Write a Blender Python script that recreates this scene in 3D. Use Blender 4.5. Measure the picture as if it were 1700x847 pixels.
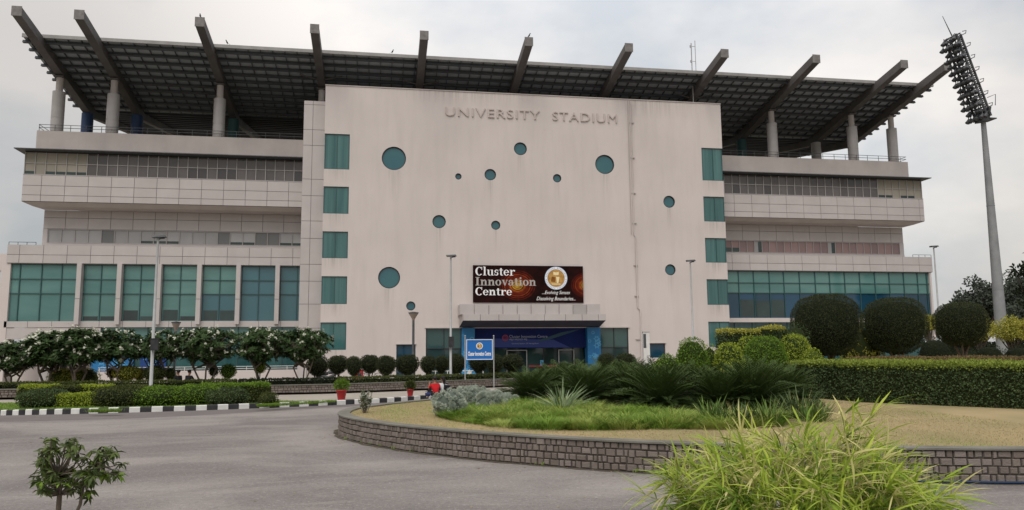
import bpy, math, random
import numpy as np
from mathutils import Vector, Matrix
for _o in list(bpy.data.objects): bpy.data.objects.remove(_o)
SC = bpy.context.scene
R = math.radians
rnd = random.Random(7)
RG = np.random.default_rng(11)
# ------------------------------------------------------------------ camera
CAMH = 2.1; FPX = 1280.0; PI_, RO_, YA_ = 0.12517287, -0.00841161, 0.16882294
_cy, _sy = math.cos(YA_), math.sin(YA_)
FW = np.array([_sy*math.cos(PI_), _cy*math.cos(PI_), math.sin(PI_)])
_rt = np.array([_cy, -_sy, 0.0]); _up = np.cross(_rt, FW)
RT = _rt*math.cos(RO_)+_up*math.sin(RO_); UP = _up*math.cos(RO_)-_rt*math.sin(RO_)
cam = bpy.data.cameras.new('camera'); camo = bpy.data.objects.new('camera', cam)
SC.collection.objects.link(camo); SC.camera = camo
camo.matrix_world = Matrix(((RT[0], UP[0], -FW[0], 0), (RT[1], UP[1], -FW[1], 0), (RT[2], UP[2], -FW[2], CAMH), (0, 0, 0, 1)))
cam.sensor_fit = 'HORIZONTAL'; cam.sensor_width = 36; cam.lens = 36*FPX/1700
cam.clip_start = 0.1; cam.clip_end = 3000
SC.render.resolution_x = 1024; SC.render.resolution_y = 510
def ray(x, y): return FW+RT*(x-850)/FPX-UP*(y-423.5)/FPX
C0 = np.array([0, 0, CAMH])
def atY(x, y, Y): d = ray(x, y); return C0+d*(Y/d[1])
def atZ(x, y, Z=0.0): d = ray(x, y); return C0+d*((Z-CAMH)/d[2])
def depth(p): return float((np.array(p, float)-C0)@FW)
# ------------------------------------------------------------------ sky, sun, exposure
SUN_EL, SUN_AZ = 52.0, 205.0      # azimuth measured from +Y clockwise: in front of the facade, to the left
w = bpy.data.worlds.new('World'); SC.world = w; w.use_nodes = True
nt = w.node_tree; nt.nodes.clear()
def N(t, tree=None, **kw):
    n = (tree or nt).nodes.new(t)
    for k, v in kw.items(): setattr(n, k, v)
    return n
out = N('ShaderNodeOutputWorld'); bg = N('ShaderNodeBackground'); bg.inputs[1].default_value = 0.1
sky = N('ShaderNodeTexSky', sky_type='NISHITA', sun_disc=False, sun_elevation=R(SUN_EL), sun_rotation=R(SUN_AZ), air_density=1.5, dust_density=4.0)
tc = N('ShaderNodeTexCoord')
n1 = N('ShaderNodeTexNoise'); n1.inputs['Scale'].default_value = 2.1; n1.inputs['Detail'].default_value = 7; n1.inputs['Roughness'].default_value = 0.52
mp = N('ShaderNodeMapping'); mp.inputs['Scale'].default_value = (1, 1, 1.9); mp.inputs['Location'].default_value = (0.35, 0.2, 0.1)
nt.links.new(tc.outputs['Generated'], mp.inputs[0]); nt.links.new(mp.outputs[0], n1.inputs['Vector'])
cr = N('ShaderNodeValToRGB'); el = cr.color_ramp.elements
el[0].position = 0.40; el[0].color = (4.9, 5.1, 5.35, 1); el[1].position = 0.60; el[1].color = (7.9, 7.4, 6.95, 1)
nt.links.new(n1.outputs[0], cr.inputs[0])
# broad bright part of the cloud deck
bd = ray(1000, 40); bd = bd/np.linalg.norm(bd)
dt = N('ShaderNodeVectorMath', operation='DOT_PRODUCT'); dt.inputs[1].default_value = tuple(bd)
nt.links.new(tc.outputs['Generated'], dt.inputs[0])
mr = N('ShaderNodeMapRange', interpolation_type='SMOOTHSTEP'); mr.inputs[1].default_value = 0.80; mr.inputs[2].default_value = 0.985
mr.inputs[3].default_value = 0.76; mr.inputs[4].default_value = 1.16
nt.links.new(dt.outputs['Value'], mr.inputs[0])
sx = N('ShaderNodeSeparateXYZ'); nt.links.new(tc.outputs['Generated'], sx.inputs[0])
mz = N('ShaderNodeMapRange'); mz.inputs[1].default_value = 0.35; mz.inputs[2].default_value = 1.0; mz.inputs[3].default_value = 1.0; mz.inputs[4].default_value = 1.9
nt.links.new(sx.outputs[2], mz.inputs[0])
mm = N('ShaderNodeMath', operation='MULTIPLY'); nt.links.new(mr.outputs[0], mm.inputs[0]); nt.links.new(mz.outputs[0], mm.inputs[1])
vm = N('ShaderNodeVectorMath', operation='SCALE'); nt.links.new(cr.outputs[0], vm.inputs[0]); nt.links.new(mm.outputs[0], vm.inputs['Scale'])
mx = N('ShaderNodeMix', data_type='RGBA'); mx.inputs[0].default_value = 0.86
nt.links.new(sky.outputs[0], mx.inputs[6]); nt.links.new(vm.outputs[0], mx.inputs[7])
nt.links.new(mx.outputs[2], bg.inputs[0]); nt.links.new(bg.outputs[0], out.inputs[0])
sl = bpy.data.lights.new('sun', 'SUN'); so = bpy.data.objects.new('sun', sl); SC.collection.objects.link(so)
sl.energy = 1.35; sl.angle = R(40); sl.color = (1, 0.95, 0.9)
_az = R(SUN_AZ); sdir = Vector((math.sin(_az)*math.cos(R(SUN_EL)), math.cos(_az)*math.cos(R(SUN_EL)), math.sin(R(SUN_EL))))
so.rotation_euler = sdir.to_track_quat('Z', 'Y').to_euler(); so.location = sdir*50
vs = SC.view_settings; vs.view_transform = 'Standard'; vs.look = 'None'; vs.gamma = 1; vs.exposure = 0.3; vs.use_curve_mapping = False
# ------------------------------------------------------------------ materials
MATS = {}
def mat(name, col, rough=0.7, spec=0.3, col2=None, nscale=6.0, nmix=0.5, bump=0.0, bscale=40.0, var=0.0, varcol=None, metal=0.0, streak=None, transl=0.0, stretch=(1, 1, 1), detail=6):
    """procedural surface: base colour, a noise second colour, per-face 'var' colour, vertical streaks, bump"""
    if name in MATS: return MATS[name]
    m = bpy.data.materials.new(name); m.use_nodes = True; t = m.node_tree; b = t.nodes['Principled BSDF']; L = t.links
    b.inputs['Roughness'].default_value = rough; b.inputs['Specular IOR Level'].default_value = spec; b.inputs['Metallic'].default_value = metal
    rgb = N('ShaderNodeRGB', t); rgb.outputs[0].default_value = (*col, 1); cur = rgb.outputs[0]
    co = N('ShaderNodeTexCoord', t)
    if col2 is not None:
        mp = N('ShaderNodeMapping', t); mp.inputs['Scale'].default_value = stretch; L.new(co.outputs['Object'], mp.inputs[0])
        nn = N('ShaderNodeTexNoise', t); nn.inputs['Scale'].default_value = nscale; nn.inputs['Detail'].default_value = detail; L.new(mp.outputs[0], nn.inputs['Vector'])
        mr = N('ShaderNodeMapRange', t); mr.inputs[1].default_value = 0.5-0.22; mr.inputs[2].default_value = 0.5+0.22; mr.inputs[4].default_value = nmix*2 if nmix < .5 else 1
        L.new(nn.outputs[0], mr.inputs[0]); x = N('ShaderNodeMix', t, data_type='RGBA'); x.inputs[7].default_value = (*col2, 1)
        L.new(mr.outputs[0], x.inputs[0]); L.new(cur, x.inputs[6]); cur = x.outputs[2]
    if var:
        at = N('ShaderNodeAttribute', t); at.attribute_name = 'var'
        mu = N('ShaderNodeMath', t, operation='MULTIPLY'); mu.inputs[1].default_value = var; L.new(at.outputs['Fac'], mu.inputs[0])
        x = N('ShaderNodeMix', t, data_type='RGBA'); x.inputs[7].default_value = (*(varcol or (0, 0, 0)), 1)
        L.new(mu.outputs[0], x.inputs[0]); L.new(cur, x.inputs[6]); cur = x.outputs[2]
    if streak is not None:
        mp = N('ShaderNodeMapping', t); mp.inputs['Scale'].default_value = (.8, .8, 0.12); L.new(co.outputs['Object'], mp.inputs[0])
        nn = N('ShaderNodeTexNoise', t); nn.inputs['Scale'].default_value = 1.6; nn.inputs['Detail'].default_value = 8; nn.inputs['Roughness'].default_value = .62; L.new(mp.outputs[0], nn.inputs['Vector'])
        mr = N('ShaderNodeMapRange', t); mr.inputs[1].default_value = 0.46; mr.inputs[2].default_value = 0.85; mr.inputs[4].default_value = 0.34
        L.new(nn.outputs[0], mr.inputs[0]); x = N('ShaderNodeMix', t, data_type='RGBA'); x.inputs[7].default_value = (*streak, 1)
        L.new(mr.outputs[0], x.inputs[0]); L.new(cur, x.inputs[6]); cur = x.outputs[2]
    L.new(cur, b.inputs['Base Color'])
    if bump:
        nb = N('ShaderNodeTexNoise', t); nb.inputs['Scale'].default_value = bscale; nb.inputs['Detail'].default_value = 5; L.new(co.outputs['Object'], nb.inputs['Vector'])
        bp = N('ShaderNodeBump', t); bp.inputs['Strength'].default_value = bump; bp.inputs['Distance'].default_value = 0.02
        L.new(nb.outputs[0], bp.inputs['Height']); L.new(bp.outputs[0], b.inputs['Normal'])
    if transl:
        tr = N('ShaderNodeBsdfTranslucent', t); L.new(cur, tr.inputs[0]); ms = N('ShaderNodeMixShader', t); ms.inputs[0].default_value = transl
        L.new(b.outputs[0], ms.inputs[1]); L.new(tr.outputs[0], ms.inputs[2]); L.new(ms.outputs[0], t.nodes['Material Output'].inputs[0])
    MATS[name] = m; return m
def M(name): return MATS[name]
mat('wall_paint', (0.63, 0.572, 0.55), 0.85, .2, (0.56, 0.508, 0.488), .22, .5, .15, 12, streak=(0.43, 0.385, 0.365))
mat('plaster_grey', (0.50, 0.455, 0.43), 0.85, .2, (0.42, 0.38, 0.365), .6, .5, .15, 12, streak=(0.33, 0.30, 0.285))
mat('panel', (0.52, 0.478, 0.468), 0.45, .4, (0.455, 0.42, 0.412), .8, .5, var=.35, varcol=(0.40, 0.36, 0.35), streak=(0.40, 0.36, 0.345))
mat('joint', (0.17, 0.15, 0.145), .9, .1)
mat('steel_beam', (0.125, 0.117, 0.115), .65, .3, (0.08, 0.074, 0.072), .8, .6, .1, 20)
mat('roof_sheet', (0.35, 0.385, 0.42), .55, .3, (0.28, 0.31, 0.34), .9, .5)
mat('purlin_steel', (0.085, 0.093, 0.105), .6, .3)
mat('fascia', (0.34, 0.335, 0.33), .5, .4, (0.24, 0.235, 0.23), 1.2, .5)
mat('column_clad', (0.42, 0.40, 0.39), .35, .5, (0.34, 0.32, 0.31), .9, .5)
mat('blue_paint', (0.03, 0.06, 0.14), .5, .3)
mat('green_paint', (0.03, 0.09, 0.09), .5, .3)
mat('glass_teal', (0.028, 0.105, 0.108), .06, .6, (0.075, 0.185, 0.18), 1.4, .5, stretch=(2.6, 2.6, .12), var=.85, varcol=(0.01, 0.04, 0.05))
mat('glass_light', (0.07, 0.18, 0.168), .07, .6, (0.125, 0.26, 0.24), .55, .5, stretch=(.35, .35, 1.6), var=.9, varcol=(0.015, 0.06, 0.07))  # second colour banded in height, a painted reflection of hills in the panes
mat('glass_blue', (0.012, 0.075, 0.15), .06, .6, (0.01, 0.05, 0.10), .4, .5, var=.8, varcol=(0.008, 0.035, 0.05))
mat('glass_round', (0.03, 0.115, 0.15), .06, .6, (0.045, 0.14, 0.15), .5, .5)
mat('glass_dark', (0.012, 0.022, 0.024), .05, .6, (0.03, 0.055, 0.055), .6, .5, var=.6, varcol=(0.05, 0.12, 0.11))
mat('glass_gallery', (0.145, 0.13, 0.125), .1, .5, (0.09, 0.082, 0.08), .5, .5, var=.8, varcol=(0.035, 0.035, 0.037))
mat('blind_cream', (0.34, 0.31, 0.26), .5, .3, (0.28, 0.26, 0.21), .8, .5, var=.3, varcol=(.2, .18, .15))
mat('blind_white', (0.42, 0.42, 0.42), .3, .4, (0.36, 0.36, 0.36), .8, .5, var=.75, varcol=(0.07, 0.075, 0.075))
mat('blind_pink', (0.36, 0.24, 0.235), .3, .4, (0.31, 0.205, 0.20), .8, .5, var=.75, varcol=(0.07, 0.075, 0.075))
mat('alu', (0.38, 0.36, 0.35), .4, .4)
mat('teal_frame', (0.03, 0.085, 0.085), .4, .4)
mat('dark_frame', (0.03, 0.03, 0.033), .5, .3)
mat('white_paint', (0.72, 0.72, 0.70), .6, .3, (0.5, 0.5, 0.48), 5, .3)
mat('black_paint', (0.025, 0.025, 0.03), .6, .3, (0.06, 0.06, 0.06), 5, .3)
def asphalt():
    m = bpy.data.materials.new('asphalt'); m.use_nodes = True; t = m.node_tree; b = t.nodes['Principled BSDF']; L = t.links; b.inputs['Roughness'].default_value = .9; b.inputs['Specular IOR Level'].default_value = .2
    co = N('ShaderNodeTexCoord', t)
    def noise(sc, det, rg, stretch=(1, 1, 1), dist=0):
        mp = N('ShaderNodeMapping', t); mp.inputs['Scale'].default_value = stretch; L.new(co.outputs['Object'], mp.inputs[0]); n = N('ShaderNodeTexNoise', t); n.inputs['Scale'].default_value = sc; n.inputs['Detail'].default_value = det; n.inputs['Roughness'].default_value = rg; n.inputs['Distortion'].default_value = dist; L.new(mp.outputs[0], n.inputs['Vector']); return n.outputs[0]
    def mixc(f, a, c, lo, hi, amt=1.0):
        mr = N('ShaderNodeMapRange', t); mr.inputs[1].default_value = lo; mr.inputs[2].default_value = hi; mr.inputs[4].default_value = amt; L.new(f, mr.inputs[0]); x = N('ShaderNodeMix', t, data_type='RGBA'); L.new(mr.outputs[0], x.inputs[0])
        if isinstance(a, tuple): x.inputs[6].default_value = (*a, 1)
        else: L.new(a, x.inputs[6])
        x.inputs[7].default_value = (*c, 1); return x.outputs[2]
    c = mixc(noise(.16, 6, .6, (1, 1.7, 1), .6), (0.29, 0.262, 0.247), (0.18, 0.163, 0.154), .40, .60)
    c = mixc(noise(.9, 9, .7, (1, 1.3, 1)), c, (0.17, 0.155, 0.148), .5, .75, .7)
    c = mixc(noise(.45, 8, .62, (.5, 2.2, 1), 1.2), c, (0.32, 0.30, 0.28), .57, .7, .5)
    c = mixc(noise(13, 5, .9), c, (0.44, 0.42, 0.40), .54, .68, .8); c = mixc(noise(15, 5, .9, (1, 1.05, 1)), c, (0.07, 0.065, 0.06), .54, .68, .8)
    vo = N('ShaderNodeTexVoronoi', t, feature='DISTANCE_TO_EDGE'); vo.inputs['Scale'].default_value = .23; wn = N('ShaderNodeTexNoise', t); wn.inputs['Scale'].default_value = 1.3; wn.inputs['Detail'].default_value = 6; L.new(co.outputs['Object'], wn.inputs['Vector'])
    va = N('ShaderNodeVectorMath', operation='ADD') if False else N('ShaderNodeVectorMath', t, operation='ADD'); L.new(co.outputs['Object'], va.inputs[0]); L.new(wn.outputs['Color'], va.inputs[1]); L.new(va.outputs[0], vo.inputs['Vector'])
    mr = N('ShaderNodeMapRange', t); mr.inputs[1].default_value = 0.0; mr.inputs[2].default_value = .006; mr.inputs[3].default_value = .25; mr.inputs[4].default_value = 0; L.new(vo.outputs['Distance'], mr.inputs[0]); x = N('ShaderNodeMix', t, data_type='RGBA'); L.new(mr.outputs[0], x.inputs[0]); L.new(c, x.inputs[6]); x.inputs[7].default_value = (0.09, 0.082, 0.078, 1)
    L.new(x.outputs[2], b.inputs['Base Color'])
    nb = N('ShaderNodeTexNoise', t); nb.inputs['Scale'].default_value = 45; nb.inputs['Detail'].default_value = 6; L.new(co.outputs['Object'], nb.inputs['Vector']); bp = N('ShaderNodeBump', t); bp.inputs['Strength'].default_value = .7; bp.inputs['Distance'].default_value = .02; L.new(nb.outputs[0], bp.inputs['Height']); L.new(bp.outputs[0], b.inputs['Normal'])
    MATS['asphalt'] = m
asphalt()
mat('asphalt_old', (0.185, 0.165, 0.16), .9, .2, (0.15, 0.135, 0.13), .5, .5, .5, 60, detail=12)
mat('paving', (0.40, 0.36, 0.31), .9, .2, (0.33, 0.30, 0.26), .9, .5, .2, 20)
mat('earth', (0.16, 0.12, 0.08), .95, .1, (0.10, 0.10, 0.05), .6, .5, .3, 10)
mat('lawn', (0.40, 0.305, 0.175), .95, .1, (0.25, 0.22, 0.11), .55, .5, .4, 30, detail=12)
mat('lawn_green', (0.12, 0.19, 0.05), .95, .1, (0.22, 0.21, 0.09), .9, .5, .4, 30, detail=10)
mat('stone', (0.20, 0.168, 0.145), .9, .15, (0.13, 0.11, 0.097), 2.6, .5, .6, 40, var=.7, varcol=(0.27, 0.235, 0.215))
mat('mast_steel', (0.27, 0.28, 0.285), .6, .3, (0.19, 0.20, 0.205), 1.2, .5)
mat('mortar', (0.085, 0.073, 0.065), .95, .1, (0.04, 0.035, 0.03), 3, .5)
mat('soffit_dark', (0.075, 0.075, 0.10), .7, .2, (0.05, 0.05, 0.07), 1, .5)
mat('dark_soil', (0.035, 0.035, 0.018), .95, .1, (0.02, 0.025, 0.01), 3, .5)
mat('glass_sky', (0.05, 0.135, 0.175), .06, .6, (0.06, 0.155, 0.17), .5, .5, var=.9, varcol=(0.015, 0.05, 0.07))  # bluer pane colour with a sky reflection painted into it
mat('coping', (0.12, 0.118, 0.10), .85, .25, (0.22, 0.21, 0.18), 1.6, .5, .3, 30, detail=10)
mat('bark', (0.13, 0.105, 0.085), .9, .15, (0.07, 0.055, 0.045), 8, .5, .5, 30)
mat('bark_pale', (0.19, 0.155, 0.12), .9, .15, (0.11, 0.09, 0.075), 14, .5, .5, 60)
mat('galv', (0.42, 0.43, 0.43), .5, .4, (0.33, 0.33, 0.33), 3, .5)
mat('metal_dark', (0.05, 0.055, 0.06), .5, .4, (0.09, 0.095, 0.10), 3, .5)
mat('red_plastic', (0.42, 0.02, 0.025), .4, .4, (0.34, 0.02, 0.02), 4, .5)
mat('red_paint', (0.26, 0.03, 0.04), .6, .3)
def leafmat(name, a, b, core=False, tr=0.22, rough=.65):
    return mat(name, a, rough, .14, None, var=1.0, varcol=b, transl=tr)
leafmat('leaf_olive', (0.11, 0.13, 0.035), (0.04, 0.055, 0.018))
leafmat('leaf_dark', (0.036, 0.048, 0.022), (0.013, 0.02, 0.011))
leafmat('leaf_topiary', (0.065, 0.078, 0.034), (0.03, 0.038, 0.018))
leafmat('leaf_green', (0.20, 0.32, 0.035), (0.07, 0.13, 0.018))
leafmat('leaf_yellow', (0.40, 0.46, 0.055), (0.17, 0.24, 0.03))
leafmat('leaf_gold', (0.48, 0.44, 0.08), (0.20, 0.22, 0.04))
leafmat('leaf_hedge', (0.12, 0.165, 0.07), (0.035, 0.058, 0.024))
leafmat('leaf_red', (0.22, 0.13, 0.07), (0.12, 0.12, 0.04))
leafmat('leaf_silver', (0.60, 0.64, 0.56), (0.30, 0.35, 0.29))
leafmat('leaf_grass', (0.30, 0.44, 0.07), (0.11, 0.20, 0.03), tr=.3)
leafmat('leaf_lily', (0.16, 0.25, 0.06), (0.06, 0.11, 0.025), tr=.25)
leafmat('leaf_hedgetop', (0.29, 0.35, 0.06), (0.11, 0.155, 0.03))
leafmat('leaf_lime', (0.40, 0.46, 0.12), (0.20, 0.28, 0.06), tr=.3)
leafmat('leaf_dry', (0.50, 0.39, 0.22), (0.32, 0.27, 0.13), tr=.3)
leafmat('leaf_varieg', (0.46, 0.52, 0.34), (0.12, 0.2, 0.08), tr=.3)
leafmat('leaf_cycad', (0.078, 0.12, 0.032), (0.024, 0.042, 0.014), tr=.12, rough=.6)
leafmat('leaf_plumeria', (0.075, 0.125, 0.042), (0.026, 0.05, 0.018), tr=.18, rough=.5)
leafmat('leaf_bamboo', (0.52, 0.60, 0.09), (0.22, 0.34, 0.04), tr=.35, rough=.45)
leafmat('leaf_straw', (0.66, 0.60, 0.28), (0.42, 0.40, 0.14), tr=.3)
leafmat('leaf_sapling', (0.13, 0.17, 0.05), (0.05, 0.075, 0.025), tr=.2, rough=.45)
leafmat('leaf_far', (0.10, 0.12, 0.09), (0.05, 0.062, 0.05))  # greyed leaf colour with the distance haze mixed in
leafmat('petal', (0.75, 0.75, 0.66), (0.62, 0.62, 0.5), tr=.3)
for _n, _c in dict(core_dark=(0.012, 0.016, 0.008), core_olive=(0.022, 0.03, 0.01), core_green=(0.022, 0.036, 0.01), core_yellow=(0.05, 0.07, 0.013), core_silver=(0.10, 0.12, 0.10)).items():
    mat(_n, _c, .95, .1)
# ------------------------------------------------------------------ mesh builder
class MB:
    def __init__(s): s.v = []; s.f = []; s.m = []; s.a = []; s.nv = 0; s.mats = []; s.sm = []
    def mi(s, m):
        if isinstance(m, str): m = MATS[m]
        if m not in s.mats: s.mats.append(m)
        return s.mats.index(m)
    def add(s, verts, faces, m, var=0.0, smooth=False):
        """faces: (n,k) int array or list of lists"""
        verts = np.asarray(verts, float).reshape(-1, 3)
        k = s.mi(m); n = len(faces)
        if isinstance(faces, np.ndarray): s.f.append(faces+s.nv)
        else:
            for fc in faces: s.f.append(np.asarray(fc, int)[None]+s.nv)
        s.v.append(verts); s.nv += len(verts)
        s.m.append(np.full(n, k)); s.a.append(np.broadcast_to(np.asarray(var, float), (n,)).copy()); s.sm.append(np.full(n, smooth))
        return s
    def box(s, x0, x1, y0, y1, z0, z1, m, var=0.0):
        v = [(x0, y0, z0), (x1, y0, z0), (x1, y1, z0), (x0, y1, z0), (x0, y0, z1), (x1, y0, z1), (x1, y1, z1), (x0, y1, z1)]
        f = np.array([(0, 3, 2, 1), (4, 5, 6, 7), (0, 1, 5, 4), (1, 2, 6, 5), (2, 3, 7, 6), (3, 0, 4, 7)])
        return s.add(v, f, m, var)
    def obox(s, c, ax, ay, az, m, var=0.0):
        """oriented box: centre and three half-extent vectors"""
        c, ax, ay, az = (np.asarray(q, float) for q in (c, ax, ay, az))
        v = [c+i*ax+j*ay+k*az for k in (-1, 1) for (i, j) in ((-1, -1), (1, -1), (1, 1), (-1, 1))]
        f = np.array([(0, 3, 2, 1), (4, 5, 6, 7), (0, 1, 5, 4), (1, 2, 6, 5), (2, 3, 7, 6), (3, 0, 4, 7)])
        return s.add(v, f, m, var)
    def tube(s, pts, rads, m, n=8, cap=True, var=0.0, smooth=True):
        pts = np.asarray(pts, float); k = len(pts)
        if np.isscalar(rads): rads = [rads]*k
        vs_ = []; prev = None
        for i in range(k):
            t = pts[min(i+1, k-1)]-pts[max(i-1, 0)]; t = t/(np.linalg.norm(t)+1e-9)
            if prev is None:
                ref = np.array([0, 0, 1.]) if abs(t[2]) < .9 else np.array([1., 0, 0])
                u = np.cross(t, ref)
            else: u = prev-t*(prev@t)
            u /= np.linalg.norm(u)+1e-9; prev = u; w_ = np.cross(t, u)
            a = np.arange(n)*2*math.pi/n
            vs_.append(pts[i]+rads[i]*(np.cos(a)[:, None]*u+np.sin(a)[:, None]*w_))
        vs_ = np.concatenate(vs_); f = []
        for i in range(k-1):
            for j in range(n): f.append((i*n+j, i*n+(j+1) % n, (i+1)*n+(j+1) % n, (i+1)*n+j))
        s.add(vs_, np.array(f), m, var, smooth)
        if cap:
            s.add(vs_[:n], [list(range(n))[::-1]], m, var); s.add(vs_[-n:], [list(range(n))], m, var)
        return s
    def lathe(s, prof, m, c=(0, 0, 0), n=24, var=0.0, smooth=True, axis='z'):
        a = np.arange(n)*2*math.pi/n; v = []
        for r_, z_ in prof:
            for t in a:
                p = (r_*math.cos(t), r_*math.sin(t), z_)
                if axis == 'y': p = (p[0], z_, p[1])
                v.append((p[0]+c[0], p[1]+c[1], p[2]+c[2]))
        f = [(i*n+j, i*n+(j+1) % n, (i+1)*n+(j+1) % n, (i+1)*n+j) for i in range(len(prof)-1) for j in range(n)]
        return s.add(v, np.array(f), m, var, smooth)
    def poly(s, pts, m, var=0.0): return s.add(pts, [list(range(len(pts)))], m, var)
    def leaves(s, P, D, Nn, L, W, m, var=None, bend=0.0, seg=1):
        """leaf-shaped faces: base point P, direction D, normal Nn"""
        P = np.asarray(P, float); n = len(P)
        if n == 0: return s
        D = D/(np.linalg.norm(D, axis=1, keepdims=True)+1e-9)
        S = np.cross(D, Nn); S /= np.linalg.norm(S, axis=1, keepdims=True)+1e-9
        Nn = np.cross(S, D)
        L = np.broadcast_to(L, (n,))[:, None]; W = np.broadcast_to(W, (n,))[:, None]
        if var is None: var = RG.random(n)
        if seg == 1:
            a = P; b = P+D*L*.5+S*W*.5; c = P+D*L-Nn*L*bend; d = P+D*L*.5-S*W*.5
            v = np.stack([a, b, c, d], 1).reshape(-1, 3); f = np.arange(4*n).reshape(n, 4)
            s.add(v, f, m, var)
        else:   # long arching blade: quads then a tip
            ts = np.linspace(0, 1, seg+1); ws = np.sin(np.clip(ts*.86+.14, 0, 1)*math.pi)**.7; ws[-1] = .04
            rows = []
            for t, q in zip(ts, ws):
                c = P+D*L*t-Nn*L*bend*t*t
                rows.append(c-S*W*.5*q); rows.append(c+S*W*.5*q)
            v = np.stack(rows, 1).reshape(-1, 3); k = 2*(seg+1)
            base = np.arange(n)[:, None]*k
            f = np.concatenate([base+np.array([[2*i, 2*i+1, 2*i+3, 2*i+2]]) for i in range(seg)], 0)
            s.add(v, f, m, np.tile(var, seg))
        return s
    def build(s, name, parent=None, off=(0, 0, 0)):
        V = np.concatenate(s.v)+np.asarray(off, float)
        me = bpy.data.meshes.new(name); me.vertices.add(len(V)); me.vertices.foreach_set('co', V.ravel())
        sizes = np.concatenate([np.full(len(q), q.shape[1]) for q in s.f]); loops = np.concatenate([q.ravel() for q in s.f])
        me.loops.add(len(loops)); me.loops.foreach_set('vertex_index', loops)
        me.polygons.add(len(sizes)); st = np.concatenate([[0], np.cumsum(sizes)[:-1]])
        me.polygons.foreach_set('loop_start', st); me.polygons.foreach_set('loop_total', sizes)
        me.polygons.foreach_set('material_index', np.concatenate(s.m)); me.polygons.foreach_set('use_smooth', np.concatenate(s.sm))
        for m in s.mats: me.materials.append(m)
        at = me.attributes.new('var', 'FLOAT', 'FACE'); at.data.foreach_set('value', np.concatenate(s.a))
        me.update(calc_edges=True)
        o = bpy.data.objects.new(name, me); SC.collection.objects.link(o)
        if parent is not None: o.parent = parent
        return o
def tag(o, label=None, cat=None, group=None, kind=None):
    for k, v in (('label', label), ('category', cat), ('group', group), ('kind', kind)):
        if v: o[k] = v
    return o
def thing(name, loc, label, cat, group=None, rz=0.0):
    o = bpy.data.objects.new(name, None); SC.collection.objects.link(o); o.location = tuple(float(q) for q in loc); o.rotation_euler.z = rz
    o.empty_display_size = .3
    return tag(o, label, cat, group)
def copy_tree(o, loc, label=None, rz=0.0, sc=None, group=None):
    c = o.copy(); SC.collection.objects.link(c); c.location = tuple(float(q) for q in loc); c.rotation_euler.z = rz
    if sc is not None: c.scale = sc if hasattr(sc, '__len__') else (sc, sc, sc)
    if label: c['label'] = label
    if group: c['group'] = group
    def rec(a, b):
        for ch in list(a.children):
            d = ch.copy(); SC.collection.objects.link(d); d.parent = b; rec(ch, d)
    rec(o, c); return c
def struct(o): o['kind'] = 'structure'; return o
def text_geo(txt, size, ext=0.0, bold=0.0, shear=0.0, align='LEFT', spacing=1.0):
    """vertices (x, z) plane text standing up facing -Y"""
    cu = bpy.data.curves.new('t', 'FONT'); cu.body = txt; cu.size = size; cu.extrude = ext; cu.offset = bold; cu.shear = shear; cu.align_x = align; cu.resolution_u = 3
    cu.space_character = spacing
    o = bpy.data.objects.new('t', cu); SC.collection.objects.link(o); bpy.context.view_layer.update()
    me = bpy.data.meshes.new_from_object(o.evaluated_get(bpy.context.evaluated_depsgraph_get()))
    V = np.array([v.co[:] for v in me.vertices]).reshape(-1, 3); F = [list(p.vertices) for p in me.polygons]
    bpy.data.objects.remove(o); bpy.data.curves.remove(cu); bpy.data.meshes.remove(me)
    V = np.stack([V[:, 0], -V[:, 2], V[:, 1]], 1)
    return V, F
def put_text(mb, txt, x, y, z, width, height, m, ext=0.01, bold=0, shear=0, spacing=1.0):
    """fit the text into width, height with its lower left corner at x, z and its back on plane y"""
    V, F = text_geo(txt, 1.0, .01, bold, shear, spacing=spacing)
    if len(V) == 0: return
    lo = V.min(0); hi = V.max(0); V = (V-lo)/np.maximum(hi-lo, 1e-6)
    V = V*np.array([width, ext, height])+np.array([x, y-ext, z]); mb.add(V, F, m)
# ------------------------------------------------------------------ ground and roads
def sheet(name, pts, z, m, kind='structure', thick=0.0, drop=None):
    mb = MB(); P = [(p[0], p[1], z) for p in pts]; mb.poly(P, m)
    if thick:
        n = len(P)
        for i in range(n):
            a, b = P[i], P[(i+1) % n]; mb.poly([(a[0], a[1], z-thick), (b[0], b[1], z-thick), b, a], m)
    o = mb.build(name); o['kind'] = kind; return o
sheet('ground', [(-900, -300), (900, -300), (900, 1500), (-900, 1500)], -0.008, 'earth')
sheet('road', [(-70, -12), (80, -12), (80, 47), (-70, 38)], -0.004, 'asphalt')
sheet('forecourt', [(-60, 41.6), (70, 41.6), (70, 100), (-60, 100)], 0.06, 'paving')
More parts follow.
